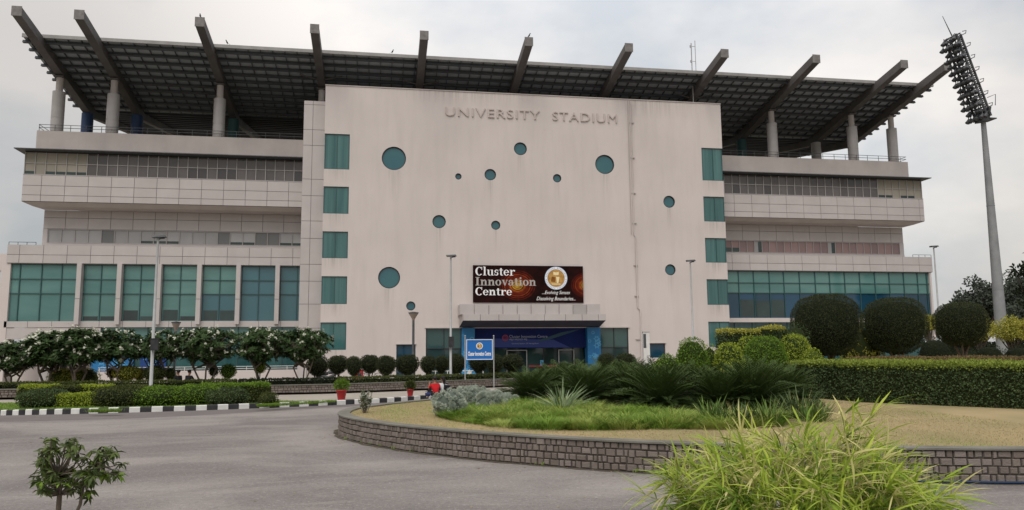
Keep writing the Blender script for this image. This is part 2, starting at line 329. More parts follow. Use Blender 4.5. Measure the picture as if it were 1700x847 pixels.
# ------------------------------------------------------------------ stadium building
BO = (11, 60, 0); BOFF = (-11, -60, 0)
BLD = thing('stadium_building', BO, 'large beige and grey stadium building with teal windows, round portholes and a raked steel roof', 'stadium')
def part(mb, name, parent=None): return mb.build(name, parent or BLD, BOFF)
def wall_holes(mb, x0, x1, z0, z1, y, holes, m, rev=0.2, circles=()):
    """front face at y facing -Y with rectangular holes and round ones, each with reveals"""
    sq = [(cx-r_*1.25, cx+r_*1.25, cz-r_*1.25, cz+r_*1.25) for cx, cz, r_ in circles]
    allh = list(holes)+sq
    xs = sorted({x0, x1, *[q for h in allh for q in h[:2]]}); zs = sorted({z0, z1, *[q for h in allh for q in h[2:]]})
    xs = [x for x in xs if x0 <= x <= x1]; zs = [z for z in zs if z0 <= z <= z1]
    for i in range(len(xs)-1):
        for j in range(len(zs)-1):
            cx, cz = (xs[i]+xs[i+1])/2, (zs[j]+zs[j+1])/2
            if any(h[0] < cx < h[1] and h[2] < cz < h[3] for h in allh): continue
            mb.poly([(xs[i], y, zs[j]), (xs[i+1], y, zs[j]), (xs[i+1], y, zs[j+1]), (xs[i], y, zs[j+1])], m)
    for a, b, c, d in holes:
        for p, q in (((a, c), (b, c)), ((b, c), (b, d)), ((b, d), (a, d)), ((a, d), (a, c))):
            mb.poly([(p[0], y, p[1]), (p[0], y+rev, p[1]), (q[0], y+rev, q[1]), (q[0], y, q[1])], m)
    for cx, cz, r_ in circles:
        k = 48; s = r_*1.25
        for i in range(k):
            a0, a1 = 2*math.pi*i/k, 2*math.pi*(i+1)/k
            def sqp(a):
                c_, s_ = math.cos(a), math.sin(a); t = s/max(abs(c_), abs(s_)); return (cx+c_*t, y, cz+s_*t)
            c0 = (cx+r_*math.cos(a0), y, cz+r_*math.sin(a0)); c1 = (cx+r_*math.cos(a1), y, cz+r_*math.sin(a1))
            mb.poly([sqp(a0), sqp(a1), c1, c0][::-1], m)
            mb.poly([c0, c1, (c1[0], y+rev, c1[2]), (c0[0], y+rev, c0[2])][::-1], m)
def panels(mb, x0, x1, z0, z1, y, xw, zrows, m='panel', g=0.017, xoff=0.0, xlist=None):
    """clad wall: flat cassettes with dark open joints"""
    mb.box(x0+.01, x1-.01, y+.03, y+.12, z0+.01, z1-.01, 'joint')
    if xlist is None:
        xlist = [x0]; x = x0+(xoff or xw)
        while x < x1-.15: xlist.append(x); x += xw
        xlist.append(x1)
    zs = [z0]+list(zrows)+[z1]
    for i in range(len(xlist)-1):
        for j in range(len(zs)-1):
            mb.box(xlist[i]+g, xlist[i+1]-g, y+rnd.uniform(0, .006), y+.05, zs[j]+g, zs[j+1]-g, m, rnd.random())
BX0, BX1, BZ = -4.5, 28.43, 23.0
WR = [(16.30, 19.12), (12.80, 14.93), (9.34, 11.41), (5.83, 7.95), (2.37, 4.44)]
LX, RX = (-4.5, -2.57), (26.55, 28.43)
circ = []
for cx, cy, r_ in [(654, 263, 19.5), (864, 247, 10.7), (1004, 273, 16), (814, 290, 9.5), (761, 293, 5.2), (925, 296, 7), (1111, 335, 10), (729, 368, 11), (823, 374, 7.6), (646, 461, 18), (1113, 448, 9.2), (682, 508, 7.6)]:
    p = atY(cx, cy, 60); q = atY(cx, cy+r_, 60); circ.append((float(p[0]), float(p[2]), float(p[2]-q[2])))
mb = MB()
flank = [(3.44, 6.19, 0, 3.97), (17.28, 19.69, 0, 3.97)]
wall_holes(mb, LX[1], RX[0], 0, BZ, 60.0, [(3.44, 19.69, 0, 3.97), (1.2, 2.66, 0, 2.75), (21.43, 22.78, 1.55, 2.71)], 'wall_paint', .22, circ)
for (a, b) in (LX, RX):
    zz = 0
    for (c, d) in WR[::-1]+[(BZ, BZ)]:
        mb.box(a, b, 60.0, 64, zz, c, 'wall_paint'); zz = d
mb.box(LX[0], LX[1]-.05, 61.2, 64, 0, BZ-.4, 'wall_paint'); mb.box(RX[0]+.05, RX[1]-.01, 61.2, 64, 0, BZ-.4, 'wall_paint')
for x in (LX[1], RX[0]): mb.poly([(x, 60, 0), (x, 64, 0), (x, 64, BZ), (x, 60, BZ)], 'wall_paint')
mb.poly([(BX0, 64, 0), (BX0, 66, 0), (BX0, 66, BZ), (BX0, 64, BZ)], 'wall_paint'); mb.poly([(BX1, 64, 0), (BX1, 66, 0), (BX1, 66, BZ), (BX1, 64, BZ)], 'wall_paint')
mb.poly([(BX0, 60, BZ-.002), (BX1, 60, BZ-.002), (BX1, 66, BZ-.002), (BX0, 66, BZ-.002)], 'wall_paint')
mb.poly([(BX0, 66, 0), (BX1, 66, 0), (BX1, 66, BZ), (BX0, 66, BZ)], 'wall_paint')
mb.box(LX[1], RX[0], 62.5, 62.6, 0, BZ-.4, 'joint')
fw = part(mb, 'facade_wall')
def add_stains(m, spots):
    """rain streaks that hang below sills, portholes and brackets: (x, z top, width, length, strength)"""
    t = m.node_tree; L = t.links; b = t.nodes['Principled BSDF']; cur = b.inputs['Base Color'].links[0].from_socket; co = N('ShaderNodeTexCoord', t); sp = N('ShaderNodeSeparateXYZ', t); L.new(co.outputs['Object'], sp.inputs[0])
    mp = N('ShaderNodeMapping', t); mp.inputs['Scale'].default_value = (7, 1, .25); L.new(co.outputs['Object'], mp.inputs[0]); nn = N('ShaderNodeTexNoise', t); nn.inputs['Scale'].default_value = 1; nn.inputs['Detail'].default_value = 5; L.new(mp.outputs[0], nn.inputs['Vector'])
    def mth(op, a, b_=None, c=None):
        n = N('ShaderNodeMath', t, operation=op)
        for i, q in enumerate((a, b_, c)):
            if q is None: continue
            if isinstance(q, (int, float)): n.inputs[i].default_value = q
            else: L.new(q, n.inputs[i])
        return n.outputs[0]
    tot = None
    for x, z, w_, l_, st in spots:
        fx = mth('SUBTRACT', 1.0, mth('DIVIDE', mth('ABSOLUTE', mth('SUBTRACT', sp.outputs[0], x-11)), w_)); fx = mth('MAXIMUM', fx, 0.0)
        dz = mth('SUBTRACT', z, sp.outputs[2]); fz = mth('SUBTRACT', 1.0, mth('DIVIDE', dz, l_)); fz = mth('MULTIPLY', mth('MAXIMUM', fz, 0.0), mth('GREATER_THAN', dz, 0.0)); k = mth('MULTIPLY', mth('MULTIPLY', fx, fz), st); tot = k if tot is None else mth('ADD', tot, k)
    mr = N('ShaderNodeMapRange', t); mr.inputs[1].default_value = .35; mr.inputs[2].default_value = .65; L.new(nn.outputs[0], mr.inputs[0]); f = mth('MINIMUM', mth('MULTIPLY', tot, mr.outputs[0]), .8)
    x_ = N('ShaderNodeMix', t, data_type='RGBA'); x_.inputs[7].default_value = (0.27, 0.235, 0.215, 1); L.new(f, x_.inputs[0]); L.new(cur, x_.inputs[6]); L.new(x_.outputs[2], b.inputs['Base Color'])
add_stains(M('wall_paint'), [(cx, cz-r_, r_*.75, 1.6+r_, .45) for cx, cz, r_ in circ if r_ > .3]+[(LX[0]+.95, c, 1.2, 1.1, .5) for c, d in WR]+[(RX[0]+.95, c, 1.2, 1.1, .6) for c, d in WR]+[(6, 23, 7, 1.2, .5), (22, 23, 6, 1.6, .5), (20.4, 22.6, .5, 9, .45), (13, .9, 30, 1.2, .0)])
mb = MB(); mb.box(BX0-.03, BX1+.03, 59.95, 60.3, BZ, BZ+.07, 'plaster_grey'); part(mb, 'wall_capping')
for (a, b) in (LX, RX):
    for (c, d) in WR:
        f = MB(); t = .05
        y = 60.1; xi = b if a == LX[0] else a
        f.box(a+.02, b-.02, y-.03, y+.06, c, c+t, 'teal_frame'); f.box(a+.02, b-.02, y-.03, y+.06, d-t, d, 'teal_frame')
        xm = (a+b)/2+(.0 if a == LX[0] else .08)
        for x in (a+.02, xm-.02, b-.06): f.box(x, x+t, y-.03, y+.06, c+t, d-t, 'teal_frame')
        fo = part(f, 'window')
        for (u, v) in ((a+.07, xm-.02), (xm+.03, b-.06)):
            g = MB(); mm_ = 'glass_teal'
            g.box(u, v, y+.01, y+.03, c+t, d-t, mm_, rnd.random()*.35)
            # curtain folds just behind the lower edge of the glass
            part(g, 'pane', fo)
        s = MB(); xe = a+.02 if a == LX[0] else b-.03
        s.box(xe, xe+.012, y+.07, 61.2, c+.01, d-.01, 'glass_teal', .4); part(s, 'side_pane', fo)
for cx, cz, r_ in circ:
    f = MB(); k = 40
    f.lathe([(r_-.06, 60.06), (r_+.02, 60.06), (r_+.02, 60.2), (r_-.06, 60.2), (r_-.06, 60.06)], 'dark_frame', (cx, 0, cz), 40, axis='y')
    fo = part(f, 'round_window')
    g = MB(); a = np.arange(k)*2*math.pi/k; g.poly([(cx+(r_-.05)*math.cos(t), 60.14, cz+(r_-.05)*math.sin(t)) for t in a], 'glass_round'); part(g, 'pane', fo)
# lettering
pU = atY(739, 193, 60)[0]; pY = atY(896, 200, 60)[0]; pS = atY(917, 201, 60)[0]; pM = atY(1024, 205, 60)[0]
mat('letter_paint', (0.50, 0.44, 0.42), .7, .3)
def islands(V, F):
    par = list(range(len(V)))
    def fd(i):
        while par[i] != i: par[i] = par[par[i]]; i = par[i]
        return i
    for f in F:
        for k in f[1:]: par[fd(k)] = fd(f[0])
    gr = {}
    for f in F: gr.setdefault(fd(f[0]), []).append(f)
    return gr.values()
for word, xa, xb in (('UNIVERSITY', pU, pY), ('STADIUM', pS, pM)):
    V, F = text_geo(word, 1.0, .01, 0, 0, spacing=1.12); V = np.round(V, 5); lo = V.min(0); hi = V.max(0)
    V = (V-lo)/(hi-lo)*np.array([xb-xa, .10, .74])+np.array([xa, 59.9, 20.94])
    for fs in islands(V, F):
        used = sorted({i for f in fs for i in f}); mp_ = {v: i for i, v in enumerate(used)}
        mb = MB(); mb.add(V[used], [[mp_[i] for i in f] for f in fs], 'letter_paint'); part(mb, 'letter')
# drain pipe, two runs
mb = MB(); mb.tube([(20.37, 59.92, 22.9), (20.37, 59.92, 11.6), (20.5, 59.92, 11.4), (20.5, 59.92, 5.6), (20.72, 59.92, 5.4), (20.72, 59.92, .2)], .05, 'wall_paint', 8)
for z in (21, 18, 15, 12.5, 9, 6.5, 3): mb.box(20.28, 20.62, 59.9, 59.99, z, z+.06, 'plaster_grey')
part(mb, 'drainpipe')
mb = MB(); mb.tube([(20.15, 59.95, 22.9), (20.15, 59.95, 11.6)], .025, 'plaster_grey', 6); part(mb, 'conduit')
# small dark window and door
for (a, b, c, d) in ((1.2, 2.66, 0, 2.75), (21.43, 22.78, 1.55, 2.71)):
    f = MB(); f.box(a, b, 60.12, 60.2, d-.07, d, 'dark_frame'); f.box(a, a+.06, 60.12, 60.2, c, d-.07, 'dark_frame'); f.box(b-.06, b, 60.12, 60.2, c, d-.07, 'dark_frame')
    f.box(a-.05, b+.05, 59.9, 60.0, d, d+.07, 'wall_paint')
    fo = part(f, 'window'); g = MB(); g.box(a+.06, b-.06, 60.14, 60.17, max(c, .1), d-.07, 'glass_blue', .7); part(g, 'pane', fo)
# clad strip left of the block
mb = MB(); SZ = 21.9
zr = sorted(float(atY(520, y, 60.6)[2]) for y in (174, 215.5, 241.5, 297.6, 325, 367, 396, 439, 467, 505, 545)); xj = float(atY(517, 300, 60.6)[0])
panels(mb, -6.17, -4.5, 0, SZ, 60.6, 1, [z for z in zr if .3 < z < SZ-.3], xlist=[-6.17, xj, -4.5])
mb.box(-6.17, -4.51, 60.72, 66, 0, SZ, 'panel'); part(mb, 'clad_wall')
# wings
def wing(sd):
    L = sd < 0
    X0, X1 = (-26.3, -6.17) if L else (28.44, 48.2)
    def ex(d):  # outer end pushed out by d
        return (X0-d, X1) if L else (X0, X1+d)
    e = ex(0)
    # parapet
    mb = MB(); mb.box(*e, 63.0, 63.3, 17.1, 19.35, 'plaster_grey'); xo = X0 if L else X1-.3
    mb.box(xo, xo+.3, 63.3, 74, 17.1, 19.35, 'plaster_grey'); part(mb, 'parapet')
    mb = MB(); mb.box(*ex(-.3), 63.3, 74, 18.0, 18.3, 'paving'); part(mb, 'terrace_floor')
    # railing
    mb = MB(); e2 = ex(-.1)
    for z in (19.62, 19.85): mb.tube([(e2[0], 63.08, z), (e2[1], 63.08, z)], .022, 'metal_dark', 6)
    x = e2[0]+.02
    while x < e2[1]: mb.tube([(x, 63.08, 19.35), (x, 63.08, 19.85)], .022, 'metal_dark', 6); x += 1.12
    xo = e2[0] if L else e2[1]
    for z in (19.62, 19.85): mb.tube([(xo, 63.08, z), (xo, 66, z)], .022, 'metal_dark', 6)
    part(mb, 'railing')
    # thin eave
    a, b = ex(.55); mb = MB()
    mb.add([(a, 60.75, 17.32), (b, 60.75, 17.32), (b, 63.0, 17.3), (a, 63.0, 17.3), (a, 60.75, 17.38), (b, 60.75, 17.38), (b, 63.0, 17.5), (a, 63.0, 17.5)], np.array([(0, 3, 2, 1), (4, 5, 6, 7), (0, 1, 5, 4), (1, 2, 6, 5), (2, 3, 7, 6), (3, 0, 4, 7)]), 'metal_dark'); part(mb, 'eave')
    # gallery glazing
    a, b = ex(.05); Z0, Z1, Zm = 15.52, 17.3, 16.42
    n = int(round((b-a)/.725)); dxx = (b-a)/n
    mb = MB()
    for i in range(n):
        cream = (i < 6) if L else (i >= n-6)
        dk = rnd.random() < .18
        for (c, d) in ((Z0, Zm), (Zm, Z1)):
            if cream:
                mb.box(a+i*dxx, a+(i+1)*dxx, 61.56, 61.6, c, d, 'blind_cream', rnd.random())
                if c == Z0 and rnd.random() < .6: mb.box(a+i*dxx+.03, a+(i+1)*dxx-.03, 61.545, 61.56, c, c+.3, 'glass_dark', .0)
            else: mb.box(a+i*dxx, a+(i+1)*dxx, 61.56, 61.6, c, d, 'glass_gallery', .95 if (dk and c == Z0) else (rnd.random()*.35+(.3 if c == Zm else 0)))
    for (xx) in ((a,) if L else (b-.04,)): mb.box(xx, xx+.04, 61.6, 63, Z0, Z1, 'blind_cream', .3)
    g = part(mb, 'gallery_glazing')
    f = MB()
    for i in range(n+1): f.box(a+i*dxx-.022, a+i*dxx+.022, 61.49, 61.56, Z0, Z1, 'alu')
    f.box(a, b, 61.50, 61.555, Zm-.02, Zm+.02, 'alu'); f.box(a, b, 61.48, 61.555, Z0, Z0+.05, 'alu'); f.box(a, b, 61.48, 61.555, Z1-.06, Z1-.005, 'dark_frame')
    part(f, 'mullions', g)
    # clad balcony box
    a, b = ex(.07); mb = MB()
    panels(mb, a, b, 13.5, 15.5, 61.4, 1.62, [13.98, 14.7], xoff=1.3 if L else 1.55)
    mb.box(a, b, 61.52, 63.4, 13.48, 15.49, 'panel', .5)
    mb.box(a+.0, b-.0, 61.39, 61.5, 15.5, 15.56, 'alu')
    part(mb, 'balcony_cladding')
    mb = MB(); xi0, xi1 = (X0+.8, X1) if L else (X0, X1-.75)
    v = [(a, 61.45, 13.48), (b, 61.45, 13.48), (b, 63.4, 13.48), (a, 63.4, 13.48), (xi0, 61.9, 13.22), (xi1, 61.9, 13.22), (xi1, 63.4, 13.22), (xi0, 63.4, 13.22)]
    mb.add(v, np.array([(0, 1, 5, 4), (1, 2, 6, 5), (3, 0, 4, 7), (4, 5, 6, 7)]), 'plaster_grey'); part(mb, 'soffit')
    # upper wall with ribbon window
    a, b = ex(-.75)
    mb = MB(); panels(mb, a, b, 11.78, 13.22, 63.4, 1.62, [12.62], xoff=1.55)
    mb.box(a, b, 63.6, 70, 10.3, 13.2, 'panel', .5); mb.box(a, b, 63.38, 63.6, 10.3, 10.68, 'panel', .4)
    part(mb, 'upper_wall')
    a2, b2 = (a+.35, b) if L else (a, b-.45); sp = .93 if L else .71
    n = int((b2-a2)/sp); dxx = (b2-a2)/n; mb = MB(); f = MB()
    for i in range(n):
        x0_, x1_ = a2+i*dxx, a2+(i+1)*dxx; base = 'blind_white' if L else 'blind_pink'
        if L: vv = .95 if i in (4, 13, 16, 17) else rnd.random()*.3
        else: vv = .1+rnd.random()*.4
        if (not L) and i in (6, 16): base = 'blind_white'; vv = .2
        mb.box(x0_, x1_, 63.5, 63.55, 10.68, 11.74, base, vv)
        if (i in (7, 8, 9, 14, 15, 18, 19) if L else i in (1, 2, 3)): mb.box(x0_+.04, x1_-.04, 63.485, 63.5, 10.72, 10.72+(.22 if L else .4), 'glass_dark', .1)
        if (not L) and i in (6, 16): mb.box(x0_+.38, x1_-.02, 63.485, 63.5, 10.72, 11.7, 'glass_dark', .1)
        f.box(x0_-.025, x0_+.025, 63.43, 63.5, 10.68, 11.74, 'alu')
    g = part(mb, 'ribbon_window'); f.box(a2, b2, 63.42, 63.5, 11.72, 11.78, 'alu'); f.box(a2, b2, 63.36, 63.5, 10.66, 10.72, 'alu'); part(f, 'mullions', g)
    if L: e_ = MB(); e_.box(a, a2-.03, 63.4, 63.6, 10.68, 11.78, 'panel', .2); part(e_, 'wall_end')
    else: e_ = MB(); e_.box(b2+.03, b, 63.4, 63.6, 10.68, 11.78, 'panel', .2); part(e_, 'wall_end')
    # cornice band
    a, b = ex(1.12); mb = MB(); panels(mb, a, b, 8.97, 10.35, 62.2, 1.64, [9.6], xoff=.85 if L else 1.5)
    mb.box(a, b, 62.32, 63.4, 8.95, 10.33, 'panel', .5); part(mb, 'cornice')
    mb = MB(); xr = (a, a+1.9) if L else (b-1.9, b)
    for z in (10.55,): mb.tube([(xr[0]+.05, 62.3, z), (xr[1], 62.3, z)], .02, 'metal_dark', 6)
    for x in np.linspace(xr[0]+.05, xr[1], 4): mb.tube([(x, 62.3, 10.3), (x, 62.3, 10.55)], .02, 'metal_dark', 6)
    part(mb, 'balcony_rail')
    # storey of glass
    if L:
        px = [15, 130, 197, 263, 330, 395, 460, 503]
        xs_ = [a+.28]+[float(atY(p, 488, 62.1)[0]) for p in px[1:-1]]+[X1]
        for i in range(7):
            u, v = xs_[i]+(.2 if i else 0), xs_[i+1]-.2+(.2 if i == 6 else 0)
            inner = [u, u+(v-u)*.13, u+(v-u)*.45, u+(v-u)*.75, v] if i == 0 else ([u, (u+v)/2, v] if i < 6 else [u, u+(v-u)*.78, v])
            g = MB(); f = MB(); rows = [4.65, 6.72, 7.8, 8.95]
            for k in range(len(inner)-1):
                for j in range(3):
                    m_ = 'glass_light' if i < 4 or (i == 4 and j) else 'glass_sky'
                    g.box(inner[k], inner[k+1], 62.5, 62.54, rows[j], rows[j+1], m_, rnd.random()*.25+(.12 if j == 0 else 0))
                    if j == 0 and (i in (1, 2, 3, 4)) and rnd.random() < .7:
                        hh = rnd.choice([.25, .3, .75, .8]); g.box(inner[k]+.1, inner[k+1]-.1, 62.485, 62.5, 4.72, 4.72+hh, 'glass_dark', rnd.random()*.3)
            for x in inner[1:-1]: f.box(x-.03, x+.03, 62.42, 62.5, 4.65, 8.95, 'teal_frame')
            for z in rows[1:-1]: f.box(u, v, 62.43, 62.5, z-.03, z+.03, 'teal_frame')
            f.box(u, v, 62.42, 62.5, 8.86, 8.95, 'teal_frame')
            w_ = part(g, 'curtain_wall'); part(f, 'mullions', w_)
        for x in xs_[1:-1]:
            p = MB(); p.box(x-.16, x+.16, 61.95, 62.6, 4.4, 8.96, 'panel', .2); p.box(x-.165, x+.165, 61.94, 61.96, 6.3, 6.33, 'joint'); part(p, 'pier')
        p = MB(); p.box(a+.1, X1, 62.3, 62.7, 4.2, 4.65, 'panel', .3); p.box(a+.1, -20.7, 62.34, 63.2, 3.35, 4.15, 'panel', .3)
        for x in np.arange(a+1.7, X1, 1.64): p.box(x-.015, x+.015, 62.295, 62.31, 4.2, 4.65, 'joint')
        part(p, 'sill_band')
        # ground floor: glazing above a plinth, then a porch on the left
        g = MB(); f = MB(); xx = -20.7
        while xx < X1-.2:
            x2 = min(xx+1.64, X1); g.box(xx, x2, 62.6, 62.64, 2.6, 4.2, 'glass_light', rnd.random()*.3); g.box(xx, x2, 62.6, 62.64, .95, 2.6, 'glass_teal', .4+rnd.random()*.4)
            f.box(xx-.03, xx+.03, 62.54, 62.6, .95, 4.2, 'teal_frame'); xx = x2
        f.box(-20.7, X1, 62.54, 62.6, 2.57, 2.63, 'teal_frame'); w_ = part(g, 'ground_floor_glazing'); part(f, 'mullions', w_)
        p = MB(); p.box(-20.7, X1, 62.2, 62.7, 0, .9, 'wall_paint'); part(p, 'plinth')
        p = MB()
        for z in (1.02, 1.18): p.tube([(-20.7, 62.3, z), (X1, 62.3, z)], .025, 'white_paint', 6)
        for x in np.arange(-20.6, X1, 1.5): p.tube([(x, 62.3, .85), (x, 62.3, 1.18)], .025, 'white_paint', 6)
        part(p, 'railing')
        p = MB(); p.box(a, -20.7, 66, 66.3, 0, 8.9, 'wall_paint'); p.box(-21.0, -20.7, 62.7, 66, 0, 4.2, 'wall_paint'); part(p, 'porch_wall')
        p = MB(); p.lathe([(.5, 0), (.5, 3.4)], 'column_clad', (-24.6, 63.4, 0), 24); part(p, 'porch_column')
        p = MB(); p.box(-24.3, -23.9, 64.9, 65.2, 0, 4.2, 'dark_frame'); part(p, 'porch_post')
        p = MB(); p.box(a-.35, a+.28, 62.3, 63.6, 0, 8.95, 'wall_paint'); part(p, 'corner_pier')
        p = MB(); p.box(a-6.5, a-.02, 64.2, 65.2, 8.6, 9.9, 'wall_paint'); p.box(a-6.5, a-5.8, 64.3, 65.1, 0, 8.6, 'wall_paint'); part(p, 'side_gantry')
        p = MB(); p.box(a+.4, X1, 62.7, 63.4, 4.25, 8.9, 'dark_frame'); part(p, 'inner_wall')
    else:
        px = [1226, 1251, 1277, 1301, 1327, 1353, 1377, 1402, 1427, 1452, 1476, 1500, 1523, 1538]
        xs_ = [X0]+[float(atY(p, 460, 62.45)[0]) for p in px]+[b-.3]; rows = [4.84, 7.02, 7.9, 8.97]
        g = MB(); f = MB()
        for k in range(len(xs_)-1):
            for j in range(3):
                m_ = 'glass_blue' if j == 0 else 'glass_light'
                g.box(xs_[k], xs_[k+1], 62.5, 62.54, rows[j], rows[j+1], m_, rnd.random()*(.9 if j == 0 else .22))
                if j and rnd.random() < .9: pass
            if k in (2, 3, 1): g.box(xs_[k]+.1, xs_[k+1]-.06, 62.485, 62.5, 4.95, 6.3+rnd.random()*.2, 'glass_dark', .2)
            if k: f.box(xs_[k]-.03, xs_[k]+.03, 62.42, 62.5, 4.84, 8.97, 'teal_frame')
        for z in rows[1:-1]: f.box(X0, b-.3, 62.43, 62.5, z-.03, z+.03, 'teal_frame')
        f.box(X0, b-.3, 62.42, 62.5, 8.88, 8.97, 'teal_frame')
        w_ = part(g, 'curtain_wall'); part(f, 'mullions', w_)
        p = MB(); p.box(X0, b-.1, 62.2, 62.7, 4.48, 4.84, 'wall_paint'); part(p, 'sill_band')
        p = MB(); p.box(b-.3, b-.12, 62.3, 63.4, 0, 8.95, 'wall_paint'); part(p, 'corner_pier')
        g = MB(); f = MB()
        for x in np.arange(X0, b-1.7, 1.64): g.box(x, x+1.64, 62.6, 62.64, .9, 4.48, 'glass_teal', .5+rnd.random()*.4); f.box(x-.03, x+.03, 62.54, 62.6, .9, 4.48, 'teal_frame')
        w_ = part(g, 'ground_floor_glazing'); part(f, 'mullions', w_)
        p = MB(); p.box(X0, b-.3, 62.35, 62.7, 0, .9, 'wall_paint'); part(p, 'plinth')
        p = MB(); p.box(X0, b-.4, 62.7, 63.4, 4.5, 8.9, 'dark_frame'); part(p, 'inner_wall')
wing(-1); wing(1)
# ------------------------------------------------------------------ roof: beams, purlins, sheets, columns
mat('tip_plate', (0.24, 0.23, 0.22), .6, .3, (0.14, 0.13, 0.125), 3, .5)
XB = [-25.2]+[-21.18+8.047*i for i in range(9)]+[47.3]
def ztop(Y): return 26.2-.18*(Y-56)
for i, x in enumerate(XB):
    b_ = MB(); w_ = .3; h = .8
    tip = [(x-w_, 56, 26.2-.62), (x+w_, 56, 26.2-.62), (x+w_, 56, 26.2), (x-w_, 56, 26.2)]
    end = [(x-w_, 70.6, ztop(70.6)-.95), (x+w_, 70.6, ztop(70.6)-.95), (x+w_, 70.6, ztop(70.6)-.05), (x-w_, 70.6, ztop(70.6)-.05)]
    b_.add(tip+end, np.array([(0, 1, 2, 3), (4, 7, 6, 5), (0, 4, 5, 1), (1, 5, 6, 2), (2, 6, 7, 3), (3, 7, 4, 0)]), 'steel_beam')
    b_.box(x-w_-.03, x+w_+.03, 55.96, 56.02, 26.2-.66, 26.24, 'tip_plate')
    part(b_, 'roof_beam')
    r_ = MB(); x0_, x1_ = x-.22, x+.22; za, zb = ztop(70.6)-.15, ztop(70.6)-.15+.14*22
    v = [(x0_, 70.61, za-.7), (x1_, 70.61, za-.7), (x1_, 92.6, zb-.5), (x0_, 92.6, zb-.5), (x0_, 70.61, za), (x1_, 70.61, za), (x1_, 92.6, zb), (x0_, 92.6, zb)]
    r_.add(v, np.array([(0, 3, 2, 1), (4, 5, 6, 7), (0, 1, 5, 4), (1, 2, 6, 5), (2, 3, 7, 6), (3, 0, 4, 7)]), 'steel_beam'); part(r_, 'rear_roof_beam')
RXa, RXb = -26.35, 48.75
mb = MB(); Y0, Y1 = 59.75, 70.6
def slab(mb, xa, xb, ya, yb, za, zb, t, m, var=0):
    v = [(xa, ya, za-t), (xb, ya, za-t), (xb, yb, zb-t), (xa, yb, zb-t), (xa, ya, za), (xb, ya, za), (xb, yb, zb), (xa, yb, zb)]
    mb.add(v, np.array([(0, 3, 2, 1), (4, 5, 6, 7), (0, 1, 5, 4), (1, 2, 6, 5), (2, 3, 7, 6), (3, 0, 4, 7)]), m, var)
slab(mb, RXa, RXb, Y0, Y1, ztop(Y0)+.10, ztop(Y1)+.10, .08, 'roof_sheet')
x = RXa+.3
while x < RXb:
    if min(abs(x-q) for q in XB) > .38: slab(mb, x-.022, x+.022, Y0+.06, Y1, ztop(Y0)+.018, ztop(Y1)+.018, .13, 'purlin_steel')
    x += .92
part(mb, 'roof')
mb = MB(); slab(mb, RXa, RXb, Y0-.16, Y0-.01, ztop(Y0)+.2, ztop(Y0)+.2, .26, 'fascia'); part(mb, 'roof_fascia')
for j in range(10):
    Y = Y0+.35+1.09*j; z = ztop(Y)-.0
    p = MB()
    cuts = [RXa-.15]+[q for q in XB]+[RXb+.15]
    for k in range(len(cuts)-1):
        xa = cuts[k]+(.3 if k else 0); xb = cuts[k+1]-(.3 if k < len(cuts)-2 else 0)
        if xb-xa > .1: p.box(xa, xb, Y, Y+.2, z-.24, z-.04, 'purlin_steel'); p.box(xa, xb, Y-.07, Y+.0, z-.24, z-.2, 'purlin_steel')
    part(p, 'purlin')
mb = MB(); za = ztop(70.6)+.09
slab(mb, RXa+.2, RXb-.2, 70.62, 92.8, za, za+.14*22, .08, 'roof_sheet')
for k in range(18):
    Y = 71.5+k*1.18; z = za+.14*(Y-70.6); mb.box(RXa+.2, RXb-.2, Y, Y+.16, z-.3, z-.1, 'purlin_steel')
part(mb, 'rear_roof')
def column(x, Y, z0, ztp, zc, r0, r1, m):
    c = MB(); c.lathe([(r1, z0), (r1, ztp)], m if r0 == r1 else 'plaster_grey', (x, Y, 0), 24); o = part(c, 'roof_column')
    if r0 != r1:
        s = MB(); pr = [(r0, z0)]
        for z in (z0+1.15, z0+2.25): pr += [(r0, z-.02), (r0-.02, z-.02), (r0-.02, z+.02), (r0, z+.02)]
        pr += [(r0, zc), (r1, zc)]; s.lathe(pr, m, (x, Y, 0), 28, smooth=False); part(s, 'column_sleeve', o)
        s = MB(); s.box(x-.36, x+.36, Y-.36, Y+.36, ztp-.12, ztp, 'steel_beam'); part(s, 'bearing_plate', o)
for i in (0, 1, 2, 3, 8, 9, 10):
    x = XB[i]
    column(x, 63.75, 18.3, ztop(63.75)-.84, 22.7, .46, .26, 'column_clad')
for i, m in ((0, 'blue_paint'), (1, 'blue_paint'), (2, 'green_paint'), (3, 'green_paint'), (8, 'green_paint'), (9, 'column_clad'), (10, 'blue_paint')):
    column(XB[i], 69.8, 17.5, ztop(69.8)-.88, 0, .47, .47, m)
# small ties under the roof over the block
for i in (3, 4, 7):
    for s_ in (-1, 1): mb = MB(); mb.tube([(XB[i], 62.6, ztop(62.6)-.7), (XB[i]+s_*1.7, 62.6, ztop(62.6)-.28)], .06, 'steel_beam', 6); part(mb, 'roof_brace')
# stands behind
mb = MB(); mb.box(-25.5, 47.4, 70, 74, 0, 18, 'plaster_grey'); part(mb, 'stand_wall')
mb = MB(); mb.box(-18, 28, 74, 76, 15, 21.4, 'purlin_steel'); part(mb, 'rear_wall')
